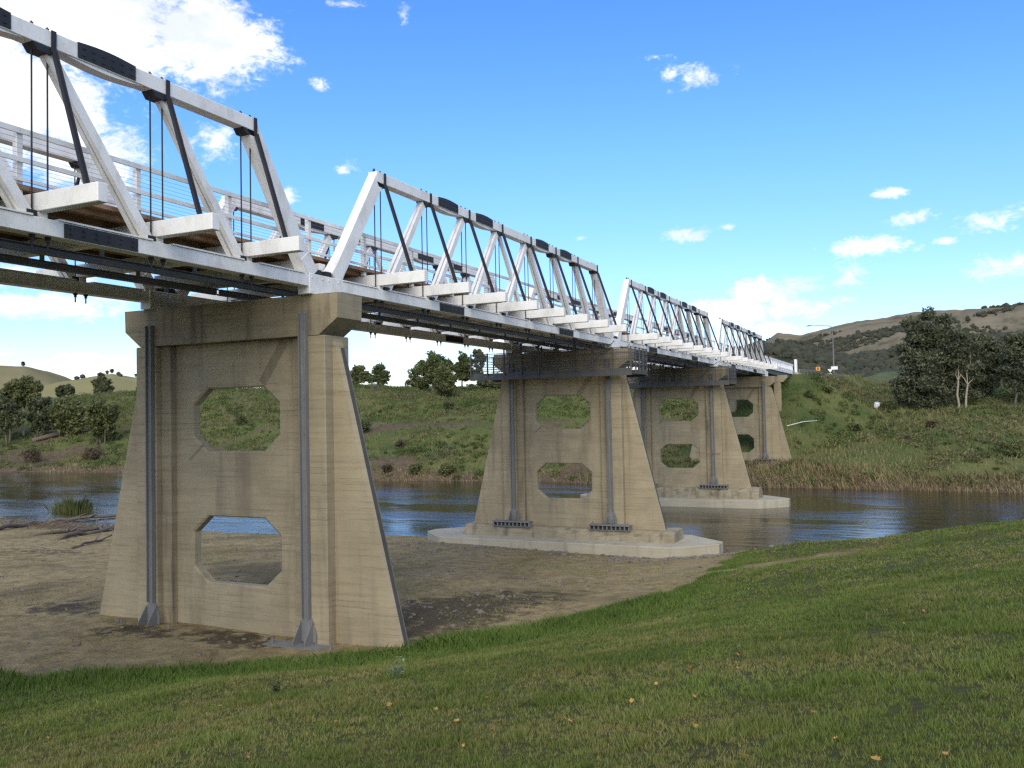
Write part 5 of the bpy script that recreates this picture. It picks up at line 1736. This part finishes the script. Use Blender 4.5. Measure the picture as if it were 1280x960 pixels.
LM = [leaf_mesh(i, LEAFY if i % 3 else LEAFO) for i in range(6)]
LEAVES = [(863, 838), (850, 872), (868, 874), (686, 885), (689, 928), (718, 930), (608, 875), (579, 936), (1065, 785), (1155, 766), (1130, 782), (1085, 852), (1115, 848), (1117, 855), (1232, 870), (1017, 894), (1045, 928), (1095, 955), (933, 951), (876, 951), (975, 801),
          (967, 790), (1068, 823), (1128, 822), (922, 821), (922, 838), (820, 858), (730, 840), (757, 818), (735, 829), (700, 901), (712, 905), (625, 905), (615, 915), (571, 905), (88, 891), (194, 936), (275, 885), (293, 923), (420, 905), (487, 884), (545, 890), (504, 915), (770, 905), (870, 912), (1200, 812), (1227, 809), (970, 770),
          (1256, 898), (1140, 905), (1182, 948), (310, 950), (150, 948), (60, 925), (655, 862), (790, 880), (905, 790), (1010, 745), (1090, 700), (1180, 735), (998, 870), (953, 905)]
rng = np.random.default_rng(77)
for i, (px, py) in enumerate(LEAVES):
    q = ground_at(px, py)
    s = rng.uniform(0.045, 0.085)
    o = obj('fallen_leaf', LM[i % 6], None, (q[0], q[1], q[2] + 0.035), (rng.normal(0, 0.45), rng.normal(0, 0.45), rng.uniform(0, 6.28)))
    o.scale = (s, s, s)
    tag(o, 'dry yellow leaf lying on the lawn' if (i % 6) % 3 else 'dry orange-brown leaf lying on the lawn', 'leaf', 'fallen leaves scattered over the lawn')

# odd things on the far bank
q0 = ground_at(984, 538); q1 = ground_at(1022, 534)
pw = MB()
mid = (q0 + q1) / 2
pw.tube([q0 - q0 + np.array([0, 0, 0.55]), mid - q0 + np.array([0, 0, 0.85]), q1 - q0 + np.array([0, 0, 0.85])], 0.045, 8)
tag(obj('plastic_pipe', pw.mesh('plastic_pipe', PIPEW, smooth_=True), None, tuple(q0)), 'long white pipe lying in the grass right of the farthest pier', 'pipe')
qb = ground_at(1095, 511)
bk = MB(); bk.tube([(0, 0, 0), (0, 0, 0.06), (0.05, 0, 0.75), (0.05, 0, 0.78), (0.05, 0, 0.72)], [0.30, 0.33, 0.40, 0.43, 0.36], 12)
tag(obj('plastic_drum', bk.mesh('plastic_drum', PIPEW, smooth_=True), None, (qb[0], qb[1], qb[2] + 0.15), (0.5, 0.3, 0)), 'white plastic drum dumped in the grass left of the tallest gum', 'drum')
log('pale fallen trunk lying on the slope under the left bank trees', (40, 553), (105, 537), 0.5, 0.25, 331, branches='dead timber on the far bank')
log('bleached branch lying on the far bank left of the nearest pier', (118, 536), (150, 534), 0.2, 0.12, 332, branches='dead timber on the far bank')
log('reddish dead branch on the right bank slope', (1118, 543), (1145, 560), 0.2, 0.12, 333, branches='dead timber on the far bank')
SC.cycles.max_bounces = 6
SC.cycles.diffuse_bounces = 3
SC.cycles.glossy_bounces = 3
SC.cycles.use_denoising = False
SC.cycles.use_adaptive_sampling = False
SC.cycles.filter_width = 1.4
SC.cycles.sample_clamp_indirect = 4.0
